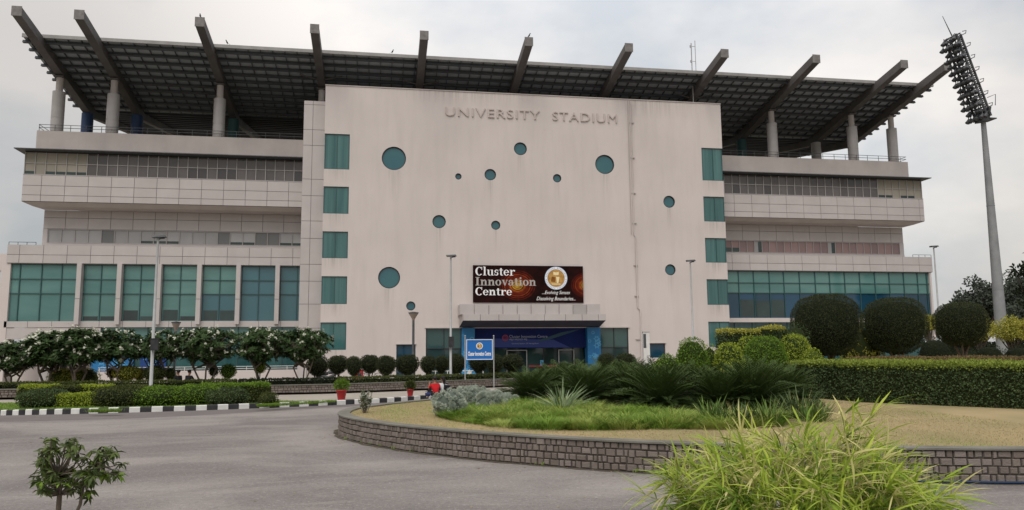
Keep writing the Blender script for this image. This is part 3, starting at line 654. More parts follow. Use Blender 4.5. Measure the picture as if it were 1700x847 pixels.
# ------------------------------------------------------------------ entrance
mb = MB()
v = [(6.05, 57.5, 4.47), (17.1, 57.5, 4.47), (17.28, 59.99, 4.02), (6.0, 59.99, 4.02), (6.05, 57.5, 4.93), (17.1, 57.5, 4.93), (17.28, 59.99, 4.93), (6.0, 59.99, 4.93)]
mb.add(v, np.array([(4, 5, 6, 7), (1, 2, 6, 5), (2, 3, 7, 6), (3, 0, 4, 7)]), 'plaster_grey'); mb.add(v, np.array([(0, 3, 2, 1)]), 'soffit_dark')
mb.poly([v[0], v[1], v[5], v[4]], 'joint')
xs_ = [6.05, 7.35, 8.75, 10.3, 12.25, 13.9, 15.2, 16.5, 17.1]
for k in range(len(xs_)-1): mb.box(xs_[k]+.015, xs_[k+1]-.015, 57.45, 57.5, 4.46, 4.93, 'panel', rnd.random()*.5)
cp = part(mb, 'entrance_canopy')
mb = MB(); mb.box(5.9, 16.75, 57.9, 59.98, 4.935, 5.72, 'panel', .3)
xs_ = np.linspace(5.85, 16.75, 11)
for k in range(10):
    pr = .16 if k % 2 else .05
    mb.box(xs_[k]+.03, xs_[k+1]-.03, 57.9-pr, 57.9, 4.935, 5.72-(.04 if k % 2 == 0 else 0), 'panel' if k != 8 else 'column_clad', rnd.random()*.6)
part(mb, 'canopy_parapet', cp)
mat('blue_graphic', (0.02, 0.13, 0.33), .4, .4, (0.02, 0.19, 0.42), 1.1, .5)
mat('blue_light', (0.10, 0.36, 0.62), .4, .4)
def rings(mb, x0, x1, z0, z1, y, n, rr=(.08, .2), m='blue_light'):
    for k in range(n):
        r_ = rnd.uniform(*rr); cx = rnd.uniform(x0+r_, x1-r_); cz = rnd.uniform(z0+r_, z1-r_); o = .004+.002*k/n
        mb.lathe([(r_*.7, y-o), (r_, y-o)], m, (cx, 0, cz), 14, axis='y', smooth=False)
        if k % 3 == 0:
            for a in np.arange(6)*math.pi/3: mb.obox((cx+1.3*r_*math.cos(a), y-o, cz+1.3*r_*math.sin(a)), (.3*r_*math.cos(a), 0, .3*r_*math.sin(a)), (0, .001, 0), (-.02*math.sin(a), 0, .02*math.cos(a)), m)
for (a, b) in ((6.19, 7.2), (16.2, 17.27)):
    p = MB(); p.box(a, b, 59.7, 60.6, 0, 3.99, 'blue_graphic'); o = part(p, 'entrance_pillar'); p = MB(); rings(p, a, b, .3, 3.9, 59.7, 16); part(p, 'bubble_print', o)
g = MB(); f = MB(); y = 61.0
for (a, b) in ((7.2, 8.6), (8.6, 10.0), (10.0, 11.5), (11.5, 12.9), (12.9, 14.1), (14.1, 15.3), (15.3, 16.2)):
    g.box(a, b, y, y+.03, .06, 2.4, 'glass_dark', rnd.random()*.5); f.box(a-.03, a+.03, y-.08, y, .06, 2.4, 'dark_frame')
w_ = part(g, 'entrance_glazing'); part(f, 'mullions', w_)
for (a, b) in ((9.85, 11.5), (14.05, 15.35)):
    f = MB(); f.box(a, b, 60.7, 60.8, 2.2, 2.26, 'galv'); f.box(a, a+.06, 60.7, 60.8, .06, 2.2, 'galv'); f.box(b-.06, b, 60.7, 60.8, .06, 2.2, 'galv'); part(f, 'door_frame')
for (a, b, _c, _d) in flank:
    g = MB(); f = MB(); mdl = (a+b)/2
    for (u, v_) in ((a, mdl), (mdl, b)): g.box(u, v_, 60.16, 60.19, 2.4, 3.97, 'glass_dark', .85+rnd.random()*.15); g.box(u, v_, 60.16, 60.19, .06, 2.4, 'glass_dark', rnd.random()*.3)
    for x in (a, mdl, b-.05): f.box(x, x+.05, 60.1, 60.16, .06, 3.97, 'dark_frame')
    f.box(a, b, 60.1, 60.155, 2.37, 2.43, 'dark_frame'); w_ = part(g, 'window'); part(f, 'mullions', w_)
    f = MB(); f.box(a-.1, b+.1, 59.9, 59.995, 3.98, 4.1, 'wall_paint'); part(f, 'lintel')
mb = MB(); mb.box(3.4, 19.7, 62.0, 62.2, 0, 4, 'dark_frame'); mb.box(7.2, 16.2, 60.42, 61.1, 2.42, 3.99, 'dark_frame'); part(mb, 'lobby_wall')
# ------------------------------------------------------------------ signs
class Serif:
    """bold serif capitals and lower case as thick strokes, x-height .5, cap .72"""
    def __init__(s, mb, m, y, sc, x, z): s.mb = mb; s.m = m; s.y = y; s.sc = sc; s.x = x; s.z = z; s.k = 0
    def quad(s, pts):
        s.k += 1; o = .0004*(s.k % 9)
        P = [(s.x+p[0]*s.sc, s.y-.012-o, s.z+p[1]*s.sc) for p in pts]; s.mb.poly(P, s.m)
    def rect(s, a, b, c, d): s.quad([(a, c), (b, c), (b, d), (a, d)])
    def arc(s, cx, cy, rx, ry, a0, a1, tv=.15, th=.05, n=16):
        for i in range(n):
            t0 = R(a0+(a1-a0)*i/n); t1 = R(a0+(a1-a0)*(i+1)/n)
            f = lambda t, q: (cx+(rx-q*tv)*math.cos(t), cy+(ry-q*th)*math.sin(t))
            s.k -= 1; s.quad([f(t0, 1), f(t0, 0), f(t1, 0), f(t1, 1)])
        s.k += 1
    def glyph(s, c):
        T = .14; e = .045
        if c == 'C':
            s.arc(.36, .36, .34, .38, 50, 318, .17, .055, 22); s.rect(.56, .62, .48, .74); return .70
        if c == 'I': s.rect(.1, .27, 0, .72); s.rect(0, .37, 0, e); s.rect(0, .37, .72-e, .72); return .43
        if c == 'l': s.rect(.08, .22, 0, .76); s.rect(0, .3, 0, e); s.rect(0, .1, .76-e, .76); return .35
        if c == 'i': s.rect(.08, .22, 0, .5); s.rect(0, .3, 0, e); s.rect(0, .1, .5-e, .5); s.arc(.15, .66, .085, .085, 0, 360, .085, .085, 10); return .35
        if c == 'u':
            s.rect(.07, .21, .15, .5); s.rect(0, .1, .5-e, .5); s.arc(.25, .17, .18, .18, 180, 300, .14, .07); s.rect(.39, .53, 0, .5); s.rect(.31, .41, .5-e, .5); s.rect(.53, .6, 0, e); return .64
        if c == 's':
            s.arc(.21, .36, .17, .15, 40, 250, .11, .06); s.arc(.21, .15, .17, .16, -140, 80, .11, .06); s.rect(.03, .07, 0, .17); s.rect(.33, .37, .33, .5); return .45
        if c == 't': s.rect(.1, .24, .1, .64); s.rect(0, .36, .5-e, .5); s.arc(.25, .11, .15, .12, 180, 330, .13, .05, 10); return .41
        if c == 'e': s.arc(.25, .25, .25, .26, 0, 330, .14, .045, 20); s.rect(.1, .5, .25, .295); return .54
        if c == 'r': s.rect(.08, .22, 0, .5); s.rect(0, .32, 0, e); s.rect(0, .1, .5-e, .5); s.arc(.37, .3, .17, .2, 60, 170, .04, .07, 8); s.arc(.42, .42, .075, .075, 0, 360, .075, .075, 10); return .52
        if c == 'n':
            s.rect(.08, .22, 0, .5); s.rect(0, .3, 0, e); s.rect(0, .1, .5-e, .5); s.arc(.37, .33, .17, .18, 0, 165, .14, .07, 12); s.rect(.40, .54, 0, .34); s.rect(.33, .62, 0, e); return .66
        if c == 'o': s.arc(.26, .25, .26, .26, 0, 360, .15, .045, 24); return .56
        if c == 'v':
            s.quad([(.04, .5), (.2, .5), (.34, .0), (.24, .0)]); s.quad([(.27, .08), (.32, .0), (.5, .5), (.45, .5)]); s.rect(0, .26, .5-e, .5); s.rect(.38, .56, .5-e, .5); return .57
        if c == 'a':
            s.arc(.2, .14, .19, .15, 60, 330, .12, .045, 14); s.rect(.3, .44, .06, .36); s.arc(.24, .34, .2, .17, 0, 150, .14, .05, 12); s.arc(.11, .37, .065, .065, 0, 360, .065, .065, 8); s.rect(.42, .52, 0, e); return .54
        return .3
    def write(s, txt):
        for c in txt: s.x += s.glyph(c)*s.sc
def serif_line(mb, txt, x, z, width, sc, m, y):
    g = Serif(MB(), m, y, 1.0, 0, 0); g.write(txt); nat = g.x
    t = MB(); g = Serif(t, m, y, sc, 0, 0); g.write(txt); V = np.concatenate(t.v); kx = width/(nat*sc)
    fs = t.f; V[:, 0] = x+V[:, 0]*kx; V[:, 2] += z
    mb.f += [q+mb.nv for q in fs]; mb.v.append(V); mb.nv += len(V); k = mb.mi(m)
    for q in fs: mb.m.append(np.full(len(q), k)); mb.a.append(np.zeros(len(q))); mb.sm.append(np.full(len(q), False))
mat('banner_black', (0.004, 0.002, 0.002), .6, .08, (0.022, 0.004, 0.003), 1.4, .5)
mat('print_white', (0.85, 0.85, 0.85), .5, .3); mat('print_grey', (0.42, 0.40, 0.38), .5, .3)
mat('print_gold', (0.60, 0.36, 0.10), .5, .3, (0.30, 0.15, 0.04), 5, .5); mat('print_pale_blue', (0.55, 0.66, 0.85), .5, .3); mat('print_blue', (0.05, 0.13, 0.42), .5, .3); mat('print_cream', (0.85, 0.72, 0.42), .5, .3)
for k, c in enumerate([(0.09, 0.012, 0.006), (0.17, 0.02, 0.008), (0.045, 0.006, 0.004), (0.30, 0.05, 0.012), (0.10, 0.014, 0.008), (0.42, 0.13, 0.02), (0.14, 0.02, 0.008), (0.55, 0.32, 0.04), (0.30, 0.12, 0.03)]): mat('swirl_%d' % k, c, .6, .08, (c[0]*.4, c[1]*.4, c[2]*.4), 3, .5)
def disc(mb, cx, cz, r0, r1, y, m, n=36, clip=None, ang=(0, 360), ez=1.0):
    for i in range(n):
        a0, a1 = R(ang[0]+(ang[1]-ang[0])*i/n), R(ang[0]+(ang[1]-ang[0])*(i+1)/n)
        P = [[cx+r0*math.cos(a0), y, cz+ez*r0*math.sin(a0)], [cx+r1*math.cos(a0), y, cz+ez*r1*math.sin(a0)], [cx+r1*math.cos(a1), y, cz+ez*r1*math.sin(a1)], [cx+r0*math.cos(a1), y, cz+ez*r0*math.sin(a1)]]
        if clip is not None: 
            if min(q[0] for q in P) > clip: continue
            for q in P: q[0] = min(q[0], clip)
        if r0 < 1e-6: P = P[:1]+P[1:3]
        mb.poly(P, m)
def crest(mb, cx, cz, r_, y, small=False):
    disc(mb, cx, cz, 0, r_, y-.004, 'print_pale_blue'); disc(mb, cx, cz, r_*.8, r_*.96, y-.008, 'print_white'); disc(mb, cx, cz, 0, r_*.76, y-.012, 'print_gold')
    if not small:
        for k in range(40):
            if k % 10 in (0,): continue
            a = 2*math.pi*k/40; c, s_ = math.cos(a), math.sin(a); q = r_*(.035 if k % 3 else .05)
            mb.poly([(cx+r_*.84*c-q*s_*.5, y-.014, cz+r_*.84*s_+q*c*.5), (cx+r_*.84*c+q*s_*.5, y-.014, cz+r_*.84*s_-q*c*.5), (cx+r_*.92*c+q*s_*.5, y-.014, cz+r_*.92*s_-q*c*.5), (cx+r_*.92*c-q*s_*.5, y-.014, cz+r_*.92*s_+q*c*.5)], 'print_blue')
    # open book above, standing figure shape and waves below
    mb.poly([(cx-r_*.24, y-.016, cz+r_*.3), (cx, y-.016, cz+r_*.25), (cx, y-.016, cz+r_*.5), (cx-r_*.24, y-.016, cz+r_*.55)], 'print_cream')
    mb.poly([(cx+.01*r_, y-.016, cz+r_*.25), (cx+r_*.24, y-.016, cz+r_*.3), (cx+r_*.24, y-.016, cz+r_*.55), (cx+.01*r_, y-.016, cz+r_*.5)], 'print_cream')
    mb.poly([(cx-r_*.45, y-.016, cz-r_*.3), (cx-r_*.1, y-.016, cz-r_*.35), (cx-r_*.05, y-.016, cz+.08*r_), (cx-r_*.4, y-.016, cz+.12*r_)], 'swirl_8')
    mb.poly([(cx+r_*.05, y-.016, cz-r_*.42), (cx+r_*.2, y-.016, cz-r_*.42), (cx+r_*.3, y-.016, cz+.1*r_), (cx, y-.016, cz+.12*r_)], 'print_cream')
    for q in (-.5, -.58): mb.poly([(cx-r_*.4, y-.017, cz+q*r_), (cx+r_*.4, y-.017, cz+q*r_), (cx+r_*.38, y-.017, cz+(q+.04)*r_), (cx-r_*.38, y-.017, cz+(q+.04)*r_)], 'print_cream')
bx0, bx1, bz0, bz1 = 7.09, 15.98, 5.96, 8.90
BN = thing('banner', (bx0, 59.9, bz0), 'wide black and red banner reading Cluster Innovation Centre on the wall above the entrance canopy', 'banner')
bo = (-bx0, -59.9, -bz0); by = 59.86
mb = MB(); mb.box(bx0, bx1, by, 59.97, bz0, bz1, 'banner_black'); mb.build('board', BN, bo)
def P2(px, py): p = atY(px, py, by); return float(p[0]), float(p[2])
s_ = 6.516
for (px, py, rm, cl) in ((760+645/s_, 430+285/s_, 200, None), (760+1385/s_, 430+285/s_, 165, bx1-.01)):
    mb = MB(); cx, cz = P2(px, py); rr = rm/s_/1280*depth((cx, by, cz))
    fr = [1, .93, .86, .80, .74, .68, .62, .55, .48, .42, .36, .30, .24, .18]; cols = [0, 2, 1, 2, 3, 4, 1, 6, 3, 5, 6, 7, 8, 7]
    for k in range(len(fr)): disc(mb, cx, cz, 0, rr*fr[k]*(1-.0*k), by-.002-.0006*k, MATS['swirl_%d' % cols[k]], 40, cl, ez=.82)
    mb.build('swirl_print', BN, bo)
cap = 0.72
def line(txt, xa, xb, ytop, ybot, m):
    mb = MB()
    x0_, z0_ = P2(760+xa/s_, 430+ybot/s_); x1_, z1_ = P2(760+xb/s_, 430+ytop/s_)
    serif_line(mb, txt, x0_, z0_, x1_-x0_, (z1_-z0_)/cap, m, by); mb.build('lettering', BN, bo)
line('Cluster', 188, 622, 92, 177, 'print_white'); line('Innovation', 190, 850, 202, 286, 'print_grey'); line('Centre', 188, 590, 310, 392, 'print_white')
for txt, xa, xb, ya, yb in (('...Evolving Senses', 912, 1213, 345, 392), ('Dissolving Boundaries...', 852, 1272, 410, 460)):
    x0_, z0_ = P2(760+xa/s_, 430+yb/s_); x1_, z1_ = P2(760+xb/s_, 430+ya/s_)
    mb = MB(); put_text(mb, txt, x0_, by-.004, z0_, x1_-x0_, z1_-z0_, 'print_white', .006, 0.0, .35); mb.build('lettering', BN, bo)
mb = MB(); cx, cz = P2(760+1063/s_, 430+208/s_); crest(mb, cx, cz, 125/s_/1280*depth((cx, by, cz)), by-.004); mb.build('crest', BN, bo)
# banner over the doors
y = 60.25; ex0, ex1 = 7.21, 16.19; ez0 = float(atY(880, 578, y)[2]); ez1 = 3.98
EB = thing('entrance_banner', (ex0, y, ez0), 'dark blue fascia banner with red emblem and small text hanging over the entrance doors', 'banner'); bo = (-ex0, -y, -ez0)
mat('navy', (0.010, 0.022, 0.13), .6, .12, (0.008, 0.014, 0.075), .5, .5); mat('navy_light', (0.015, 0.035, 0.19), .45, .4); mat('swoosh_green', (0.012, 0.06, 0.085), .45, .4); mat('text_dim', (0.30, 0.32, 0.42), .5, .3); mat('emblem_red', (0.28, 0.04, 0.07), .5, .3)
mb = MB(); mb.box(ex0, ex1, y, y+.06, ez0, ez1, 'navy'); mb.build('board', EB, bo)
mb = MB(); s_ = 4.595
def Q(xa, ya, yy=y): p = atY(690+xa/s_, 540+ya/s_, yy); return (float(p[0]), yy-.004, float(p[2]))
mb.poly([Q(460, 100), Q(1050, 110), Q(1180, 170), Q(470, 168)], 'navy_light')
mb.poly([tuple(np.array(Q(a, b))-(0, .004, 0)) for a, b in ((925, 118), (1010, 90), (1110, 55), (1260, 28), (1150, 68), (1040, 104), (960, 122))], 'swoosh_green'); mb.build('graphic', EB, bo)
mb = MB()
for txt, xa, xb, ya, yb in (('Cluster Innovation Centre', 715, 1005, 74, 98), ('\u0938\u0902\u0915\u0941\u0932 \u0928\u0935\u092a\u094d\u0930\u0935\u0930\u094d\u0924\u0928 \u0915\u0947\u0902\u0926\u094d\u0930', 715, 852, 98, 120), ('University Stadium, GC Narang Road', 733, 935, 134, 148)):
    a = Q(xa, yb); b = Q(xb, ya); put_text(mb, txt, a[0], y-.006, a[2], b[0]-a[0], b[2]-a[2], 'text_dim', .006); mb.build('lettering', EB, bo); mb = MB()
mb = MB(); a = Q(684, 97); disc(mb, a[0], a[2], .18, .25, y-.008, 'emblem_red', 24); disc(mb, a[0], a[2], .10, .14, y-.008, 'emblem_red', 20); mb.box(a[0]-.015, a[0]+.015, y-.008, y-.005, a[2]-.2, a[2]+.2, 'emblem_red'); mb.build('emblem', EB, bo)
# blue poster on the left wing and a small bollard sign
def poster(px0, py0, px1, py1, Y, label, m, nr):
    a = atY(px0, py1, Y); b = atY(px1, py0, Y)
    t = thing('poster', (a[0], Y, a[2]), label, 'poster'); o = (-a[0], -Y, -a[2]); q = MB(); q.box(a[0], b[0], Y, Y+.05, a[2], b[2], m); q.build('panel', t, o)
    q = MB(); rings(q, a[0], b[0], a[2], b[2], Y, nr, (.1, .26)); q.build('bubble_print', t, o); return t
poster(150, 592, 222, 625, 62.35, 'bright blue poster printed with pale bubbles on the left wing behind the hedges', 'blue_graphic', 12)
mat('poster_deep', (0.012, 0.05, 0.20), .4, .4)
poster(232, 592, 276, 614, 62.3, 'deep blue poster on the left wing beside the bubble poster', 'poster_deep', 3)
# blue name board on two poles
Ys = 43.0; a = atY(774, 597, Ys); b = atY(818, 564, Ys)
SG = thing('name_board', ((a[0]+b[0])/2, Ys, 0), 'blue name board with crest and white letters on two grey poles behind the silver shrubs', 'sign'); o = (-(a[0]+b[0])/2, -Ys, 0)
mat('sign_blue', (0.012, 0.14, 0.46), .4, .4)
mb = MB(); mb.box(a[0]+.02, b[0]-.02, Ys, Ys+.05, a[2], b[2], 'sign_blue'); mb.build('board', SG, o)
mb = MB(); t = .045
for q in ((a[0], b[0], a[2]-t/2, a[2]+t/2), (a[0], b[0], b[2]-t/2, b[2]+t/2), (a[0], a[0]+t, a[2]+t/2, b[2]-t/2), (b[0]-t, b[0], a[2]+t/2, b[2]-t/2)): mb.box(q[0], q[1], Ys-.03, Ys+.06, q[2], q[3], 'print_pale_blue')
mb.build('frame', SG, o)
for x in (a[0]-.06, b[0]+.06):
    mb = MB(); mb.tube([(x, Ys+.03, 0), (x, Ys+.03, b[2]+.17)], .03, 'galv', 8); mb.lathe([(.0, .0), (.045, .03), (.045, .07), (0, .1)], 'galv', (x, Ys+.03, b[2]+.16), 10); mb.build('pole', SG, o)
mb = MB(); c_ = atY(796, 574.5, Ys); crest(mb, float(c_[0]), float(c_[2]), .19, Ys-.002, True); mb.build('crest', SG, o)
mb = MB(); p = atY(777, 591, Ys); q = atY(815, 583.5, Ys); put_text(mb, 'Cluster Innovation Centre', p[0], Ys-.003, p[2], q[0]-p[0], q[2]-p[2], 'print_white', .006, .03); mb.build('lettering', SG, o)
# pale slab sign by the right corner
p = atY(1073, 590, 48); t = thing('pillar_sign', (p[0], 48, 0), 'tall narrow pale slab sign standing behind the palms near the right end of the entrance', 'sign')
zt_ = float(atY(1073, 552, 48)[2]); mb = MB(); mb.box(-.2, .22, -.1, .1, 0, zt_, 'white_paint'); mb.build('slab', t); mb = MB(); mb.box(-.2, -.02, -.108, -.1, zt_-1.0, zt_-.1, 'metal_dark'); mb.box(-.22, .24, -.12, .12, zt_, zt_+.05, 'galv'); mb.build('face_plate', t)
# ------------------------------------------------------------------ kerb, verge, low walls
def smooth(pts, n=12):
    pts = np.array(pts, float); P = np.vstack([2*pts[0]-pts[1], pts, 2*pts[-1]-pts[-2]]); out = []
    for i in range(1, len(P)-2):
        for t in np.linspace(0, 1, n, endpoint=False):
            out.append(.5*((2*P[i])+(-P[i-1]+P[i+1])*t+(2*P[i-1]-5*P[i]+4*P[i+1]-P[i+2])*t*t+(-P[i-1]+3*P[i]-3*P[i+1]+P[i+2])*t**3))
    out.append(pts[-1]); return np.array(out)
def resample(pts, step):
    """points at given arc lengths; step may be a function of the point"""
    d = np.r_[0, np.cumsum(np.linalg.norm(np.diff(pts, axis=0), axis=1))]; s = 0; out = []
    while s < d[-1]:
        p = np.array([np.interp(s, d, pts[:, k]) for k in range(pts.shape[1])]); out.append(p); s += step(p) if callable(step) else step
    return np.array(out)
kerb = smooth([(-40, 33), (-26, 31.6), (-16, 30.9), (-11.4, 30.75), (-8.4, 31.05), (-6.3, 31.45), (-4.2, 32.1), (-2.4, 32.7), (-1.2, 33.2), (.3, 34.0), (2.2, 35.6), (4.5, 37.6), (9, 40.4)])
kp = resample(kerb, lambda p: .385 if p[0] > -8.8 else max(.17, .385+(p[0]+8.8)*.042))
mb = MB(); kw = .2
for i in range(len(kp)-1):
    a, b = kp[i], kp[i+1]; t = (b-a)/np.linalg.norm(b-a); n_ = np.array([-t[1], t[0]]); zt_ = .19+rnd.uniform(-.006, .006)
    a_ = a+t*.004; b_ = b-t*.004
    v = [(*a_, 0), (*b_, 0), (*(b_+n_*kw), 0), (*(a_+n_*kw), 0), (*a_, zt_-.02), (*b_, zt_-.02), (*(b_+n_*kw), zt_), (*(a_+n_*kw), zt_), (*(a_+n_*.02), zt_), (*(b_+n_*.02), zt_)]
    m = 'white_paint' if i % 2 else 'black_paint'
    mb.add(v, [(0, 1, 5, 4), (4, 5, 9, 8), (8, 9, 6, 7), (2, 3, 7, 6), (1, 2, 6, 9, 5), (3, 0, 4, 8, 7)], m)
struct(mb.build('kerb'))
sheet('road_edge', [(-70, 29.2), (-30, 28.6), (-16, 28.2), (-11, 27.9), (-8, 28.1), (-5.6, 29.2), (-3.6, 30.4), (-1.2, 31.9), (2.2, 34.6), (4.5, 36.8), (6, 38), (4.5, 37.7), (2.2, 35.7), (.3, 34.1), (-1.2, 33.3), (-2.4, 32.8), (-4.2, 32.2), (-6.3, 31.5), (-8.4, 31.1), (-11.4, 30.8), (-16, 30.95), (-26, 31.65), (-70, 34)], .0, 'asphalt_old')
mat('gutter_dirt', (0.13, 0.11, 0.09), .95, .1, (0.075, 0.065, 0.055), 4, .5, .4, 40, detail=10)
def inside_simple(c):
    pl = [tuple(p) for p in isl]+[(34, 7)]; cc = False; j = len(pl)-1
    for i in range(len(pl)):
        if (pl[i][1] > c[1]) != (pl[j][1] > c[1]) and c[0] < (pl[j][0]-pl[i][0])*(c[1]-pl[i][1])/(pl[j][1]-pl[i][1])+pl[i][0]: cc = not cc
        j = i
    return cc
def offset(pts, d):
    t = np.gradient(pts, axis=0); t /= np.linalg.norm(t, axis=1, keepdims=True); return pts+np.stack([-t[:, 1], t[:, 0]], 1)*d
ki = offset(kerb, .2)
wallL = smooth([(-45, 40.5), (-30, 39.8), (-17.1, 39.5), (-10, 39.5), (-3.8, 39.7), (-1, 40.4), (2.2, 41.8), (6, 43.6), (10, 45.2), (16, 47.2), (30, 50)])
# verge (grass) between kerb and footpath, footpath up to the wall
vs0 = [p for p in ki if p[0] < -2.0]
path_edge = [(-40, 36.2), (-17, 36.3), (-12.5, 36.6), (-8, 36.4), (-5.6, 35.6), (-4, 34.3), (-2.2, 33.2)]
mb = MB(); poly = [(*p, .12) for p in vs0]+[(p[0], p[1], .12) for p in path_edge[::-1]]; mb.poly(poly, 'lawn_green'); o = mb.build('verge'); struct(o)
mb = MB(); poly = [(p[0], p[1], .112) for p in ki]+[(p[0], p[1]+.1, .112) for p in wallL[::-1]]; mb.poly(poly, 'paving'); struct(mb.build('footpath'))
def stone_wall(name, outer, z0, z1, label, cop=.38, rows=4, sl=.13, inward=1, thick=.3, cap_h=.045, stones=True, clip=None):
    o = thing(name, (outer[len(outer)//2][0], outer[len(outer)//2][1], z0), label, 'wall'); off = (-outer[len(outer)//2][0], -outer[len(outer)//2][1], 0)
    inn = offset(outer, thick*inward); bk = offset(outer, .022*inward); hz = z1-cap_h
    m_ = MB(); n = len(outer)
    for i in range(n-1):
        m_.poly([(*bk[i], z0), (*bk[i+1], z0), (*bk[i+1], hz), (*bk[i], hz)], 'mortar'); m_.poly([(*inn[i+1], z0), (*inn[i], z0), (*inn[i], hz), (*inn[i+1], hz)], 'mortar')
    if stones:
        rh = (hz-z0)/rows
        for r_ in range(rows):
            q = resample(outer, lambda p: sl*rnd.choice([.62, .8, .95, 1.05, 1.2, 1.5])*rnd.uniform(.93, 1.07)); g = .005
            for i in range(len(q)-1):
                a, b = q[i], q[i+1]
                if clip and not clip(a): continue
                t = (b-a)/np.linalg.norm(b-a); nn = np.array([-t[1], t[0]])*inward; L_ = np.linalg.norm(b-a)
                za = z0+r_*rh+g+rnd.uniform(-.006, .008); zb = z0+(r_+1)*rh-g+rnd.uniform(-.006, .006); pr = rnd.uniform(-.012, .012); c = .010+rnd.uniform(0, .008)
                A = a+t*g+t*rnd.uniform(0, .005); B = b-t*g
                f0 = [(*(A+nn*.03), za), (*(B+nn*.03), za), (*(B+nn*.03), zb), (*(A+nn*.03), zb)]
                f1 = [(*(A+t*c+nn*pr), za+c+rnd.uniform(-.005, .008)), (*(B-t*c+nn*pr), za+c+rnd.uniform(-.005, .008)), (*(B-t*c+nn*pr), zb-c+rnd.uniform(-.008, .005)), (*(A+t*c+nn*pr), zb-c+rnd.uniform(-.008, .005))]
                m_.add(f0+f1, np.array([(4, 5, 6, 7), (0, 1, 5, 4), (1, 2, 6, 5), (2, 3, 7, 6), (3, 0, 4, 7)]), 'stone', rnd.random()**1.5)
    m_.build('stonework', o, off)
    m_ = MB(); e0 = offset(outer, -.03*inward); e1 = offset(outer, cop*inward)
    for i in range(n-1):
        m_.poly([(*e0[i], z1), (*e0[i+1], z1), (*e1[i+1], z1), (*e1[i], z1)], 'coping'); m_.poly([(*e0[i], hz), (*e0[i+1], hz), (*e0[i+1], z1), (*e0[i], z1)], 'coping')
        m_.poly([(*e0[i+1], hz), (*e0[i], hz), (*bk[i], hz), (*bk[i+1], hz)], 'coping'); m_.poly([(*e1[i+1], hz-.02), (*e1[i], hz-.02), (*e1[i], z1), (*e1[i+1], z1)][::-1], 'coping')
    m_.build('coping', o, off)
    return o
wl = np.array([p for p in wallL if p[0] > -30])
stone_wall('garden_wall', wl, .1, .5, 'long low wall of small grey stones running below the hedge in front of the building', cop=.25, rows=3, sl=.17)
mb = MB(); wi = offset(wl, .25); wo = offset(wl, 2.6); mb.poly([(*p, .44) for p in wi]+[(*p, .44) for p in wo[::-1]], 'earth'); mb.poly([(*p, .0) for p in wo]+[(*p, .44) for p in wo[::-1]], 'earth'); o = mb.build('planting_bed'); struct(o)
# round island: outer line of the wall, anticlockwise from the right
isl = smooth([(24, 7.6), (18, 8.9), (13.5, 9.9), (9.87, 10.9), (8.09, 11.5), (6.57, 12.13), (5.08, 12.88), (4.08, 13.55), (3.13, 14.35), (1.94, 15.5), (.82, 16.9), (.1, 18.0), (-.46, 19.1), (-.93, 20.4), (-1.08, 21.6), (-.93, 23.0), (-.35, 24.3), (.5, 25.6), (1.9, 27.3), (4, 29.2), (8, 32), (14, 35), (22, 37.5), (34, 39)], 10)
ISZ = .53
stone_wall('island_wall', isl, 0, ISZ, 'curved retaining wall of square grey cobbles round the raised garden island', cop=.3, rows=4, sl=.135, inward=-1, thick=.3, cap_h=.03, clip=lambda p: p[1] < 27)
inn = offset(isl, -.28)
def lawn_h(x, y):
    # distance in from the rim, rising gently
    d = np.min(np.hypot(inn[:, 0]-x, inn[:, 1]-y)); return .49+min(d, 6)*.018
import mathutils
bm_pts = [tuple(p) for p in inn]+[(34, 7.0)]
from mathutils.geometry import delaunay_2d_cdt
def inside(x, y, poly):
    c = False; j = len(poly)-1
    for i in range(len(poly)):
        if (poly[i][1] > y) != (poly[j][1] > y) and x < (poly[j][0]-poly[i][0])*(y-poly[i][1])/(poly[j][1]-poly[i][1])+poly[i][0]: c = not c
        j = i
    return c
grid = [(x+rnd.uniform(-.1, .1), y_+rnd.uniform(-.1, .1)) for x in np.arange(-1, 34, .8) for y_ in np.arange(7.5, 39, .8)]
grid = [g for g in grid if inside(g[0], g[1], bm_pts) and min(math.hypot(g[0]-q[0], g[1]-q[1]) for q in bm_pts[::2]) > .3]
V2 = [Vector(p) for p in bm_pts+grid]
rv, re_, rf, *_ = delaunay_2d_cdt(V2, [], [list(range(len(bm_pts)))], 1, 1e-5)
mb = MB(); mb.add([(p.x, p.y, lawn_h(p.x, p.y)) for p in rv], [list(f) for f in rf], 'lawn', smooth=True); struct(mb.build('lawn'))
# grimy strip and weeds along the foot of the island wall
g0 = np.array([p for p in offset(isl, .0) if p[1] < 28]); g1 = offset(g0, 1.0)*0
_t = np.gradient(g0, axis=0); _t /= np.linalg.norm(_t, axis=1, keepdims=True); _n = np.stack([-_t[:, 1], _t[:, 0]], 1); _w = np.array([.13+.03*math.sin(i*.45)+.02*math.sin(i*1.1) for i in range(len(g0))]); g1 = g0+_n*_w[:, None]
mb = MB()
for i in range(len(g0)-1): mb.poly([(*g0[i], 0.0), (*g1[i], 0.0), (*g1[i+1], 0.0), (*g0[i+1], 0.0)][::-1], 'gutter_dirt')
struct(mb.build('road_gutter'))
mb = MB()
for k in range(34):
    i = rnd.randrange(5, len(g0)-5); c = g0[i]+_n[i]*rnd.uniform(.0, .07)
    for q in range(rnd.randint(5, 14)): a = rnd.uniform(0, 6.28); mb.leaves([(c[0]+rnd.gauss(0, .03), c[1]+rnd.gauss(0, .02), 0)], np.array([[math.cos(a)*.6, math.sin(a)*.6, .8]]), np.array([[-math.cos(a), -math.sin(a), .8]]), rnd.uniform(.04, .11), .01, 'leaf_grass', np.array([rnd.random()]))
o = mb.build('weeds'); tag(o, 'small green weeds growing at the foot of the island wall', 'weeds', kind='stuff')
mb = MB()
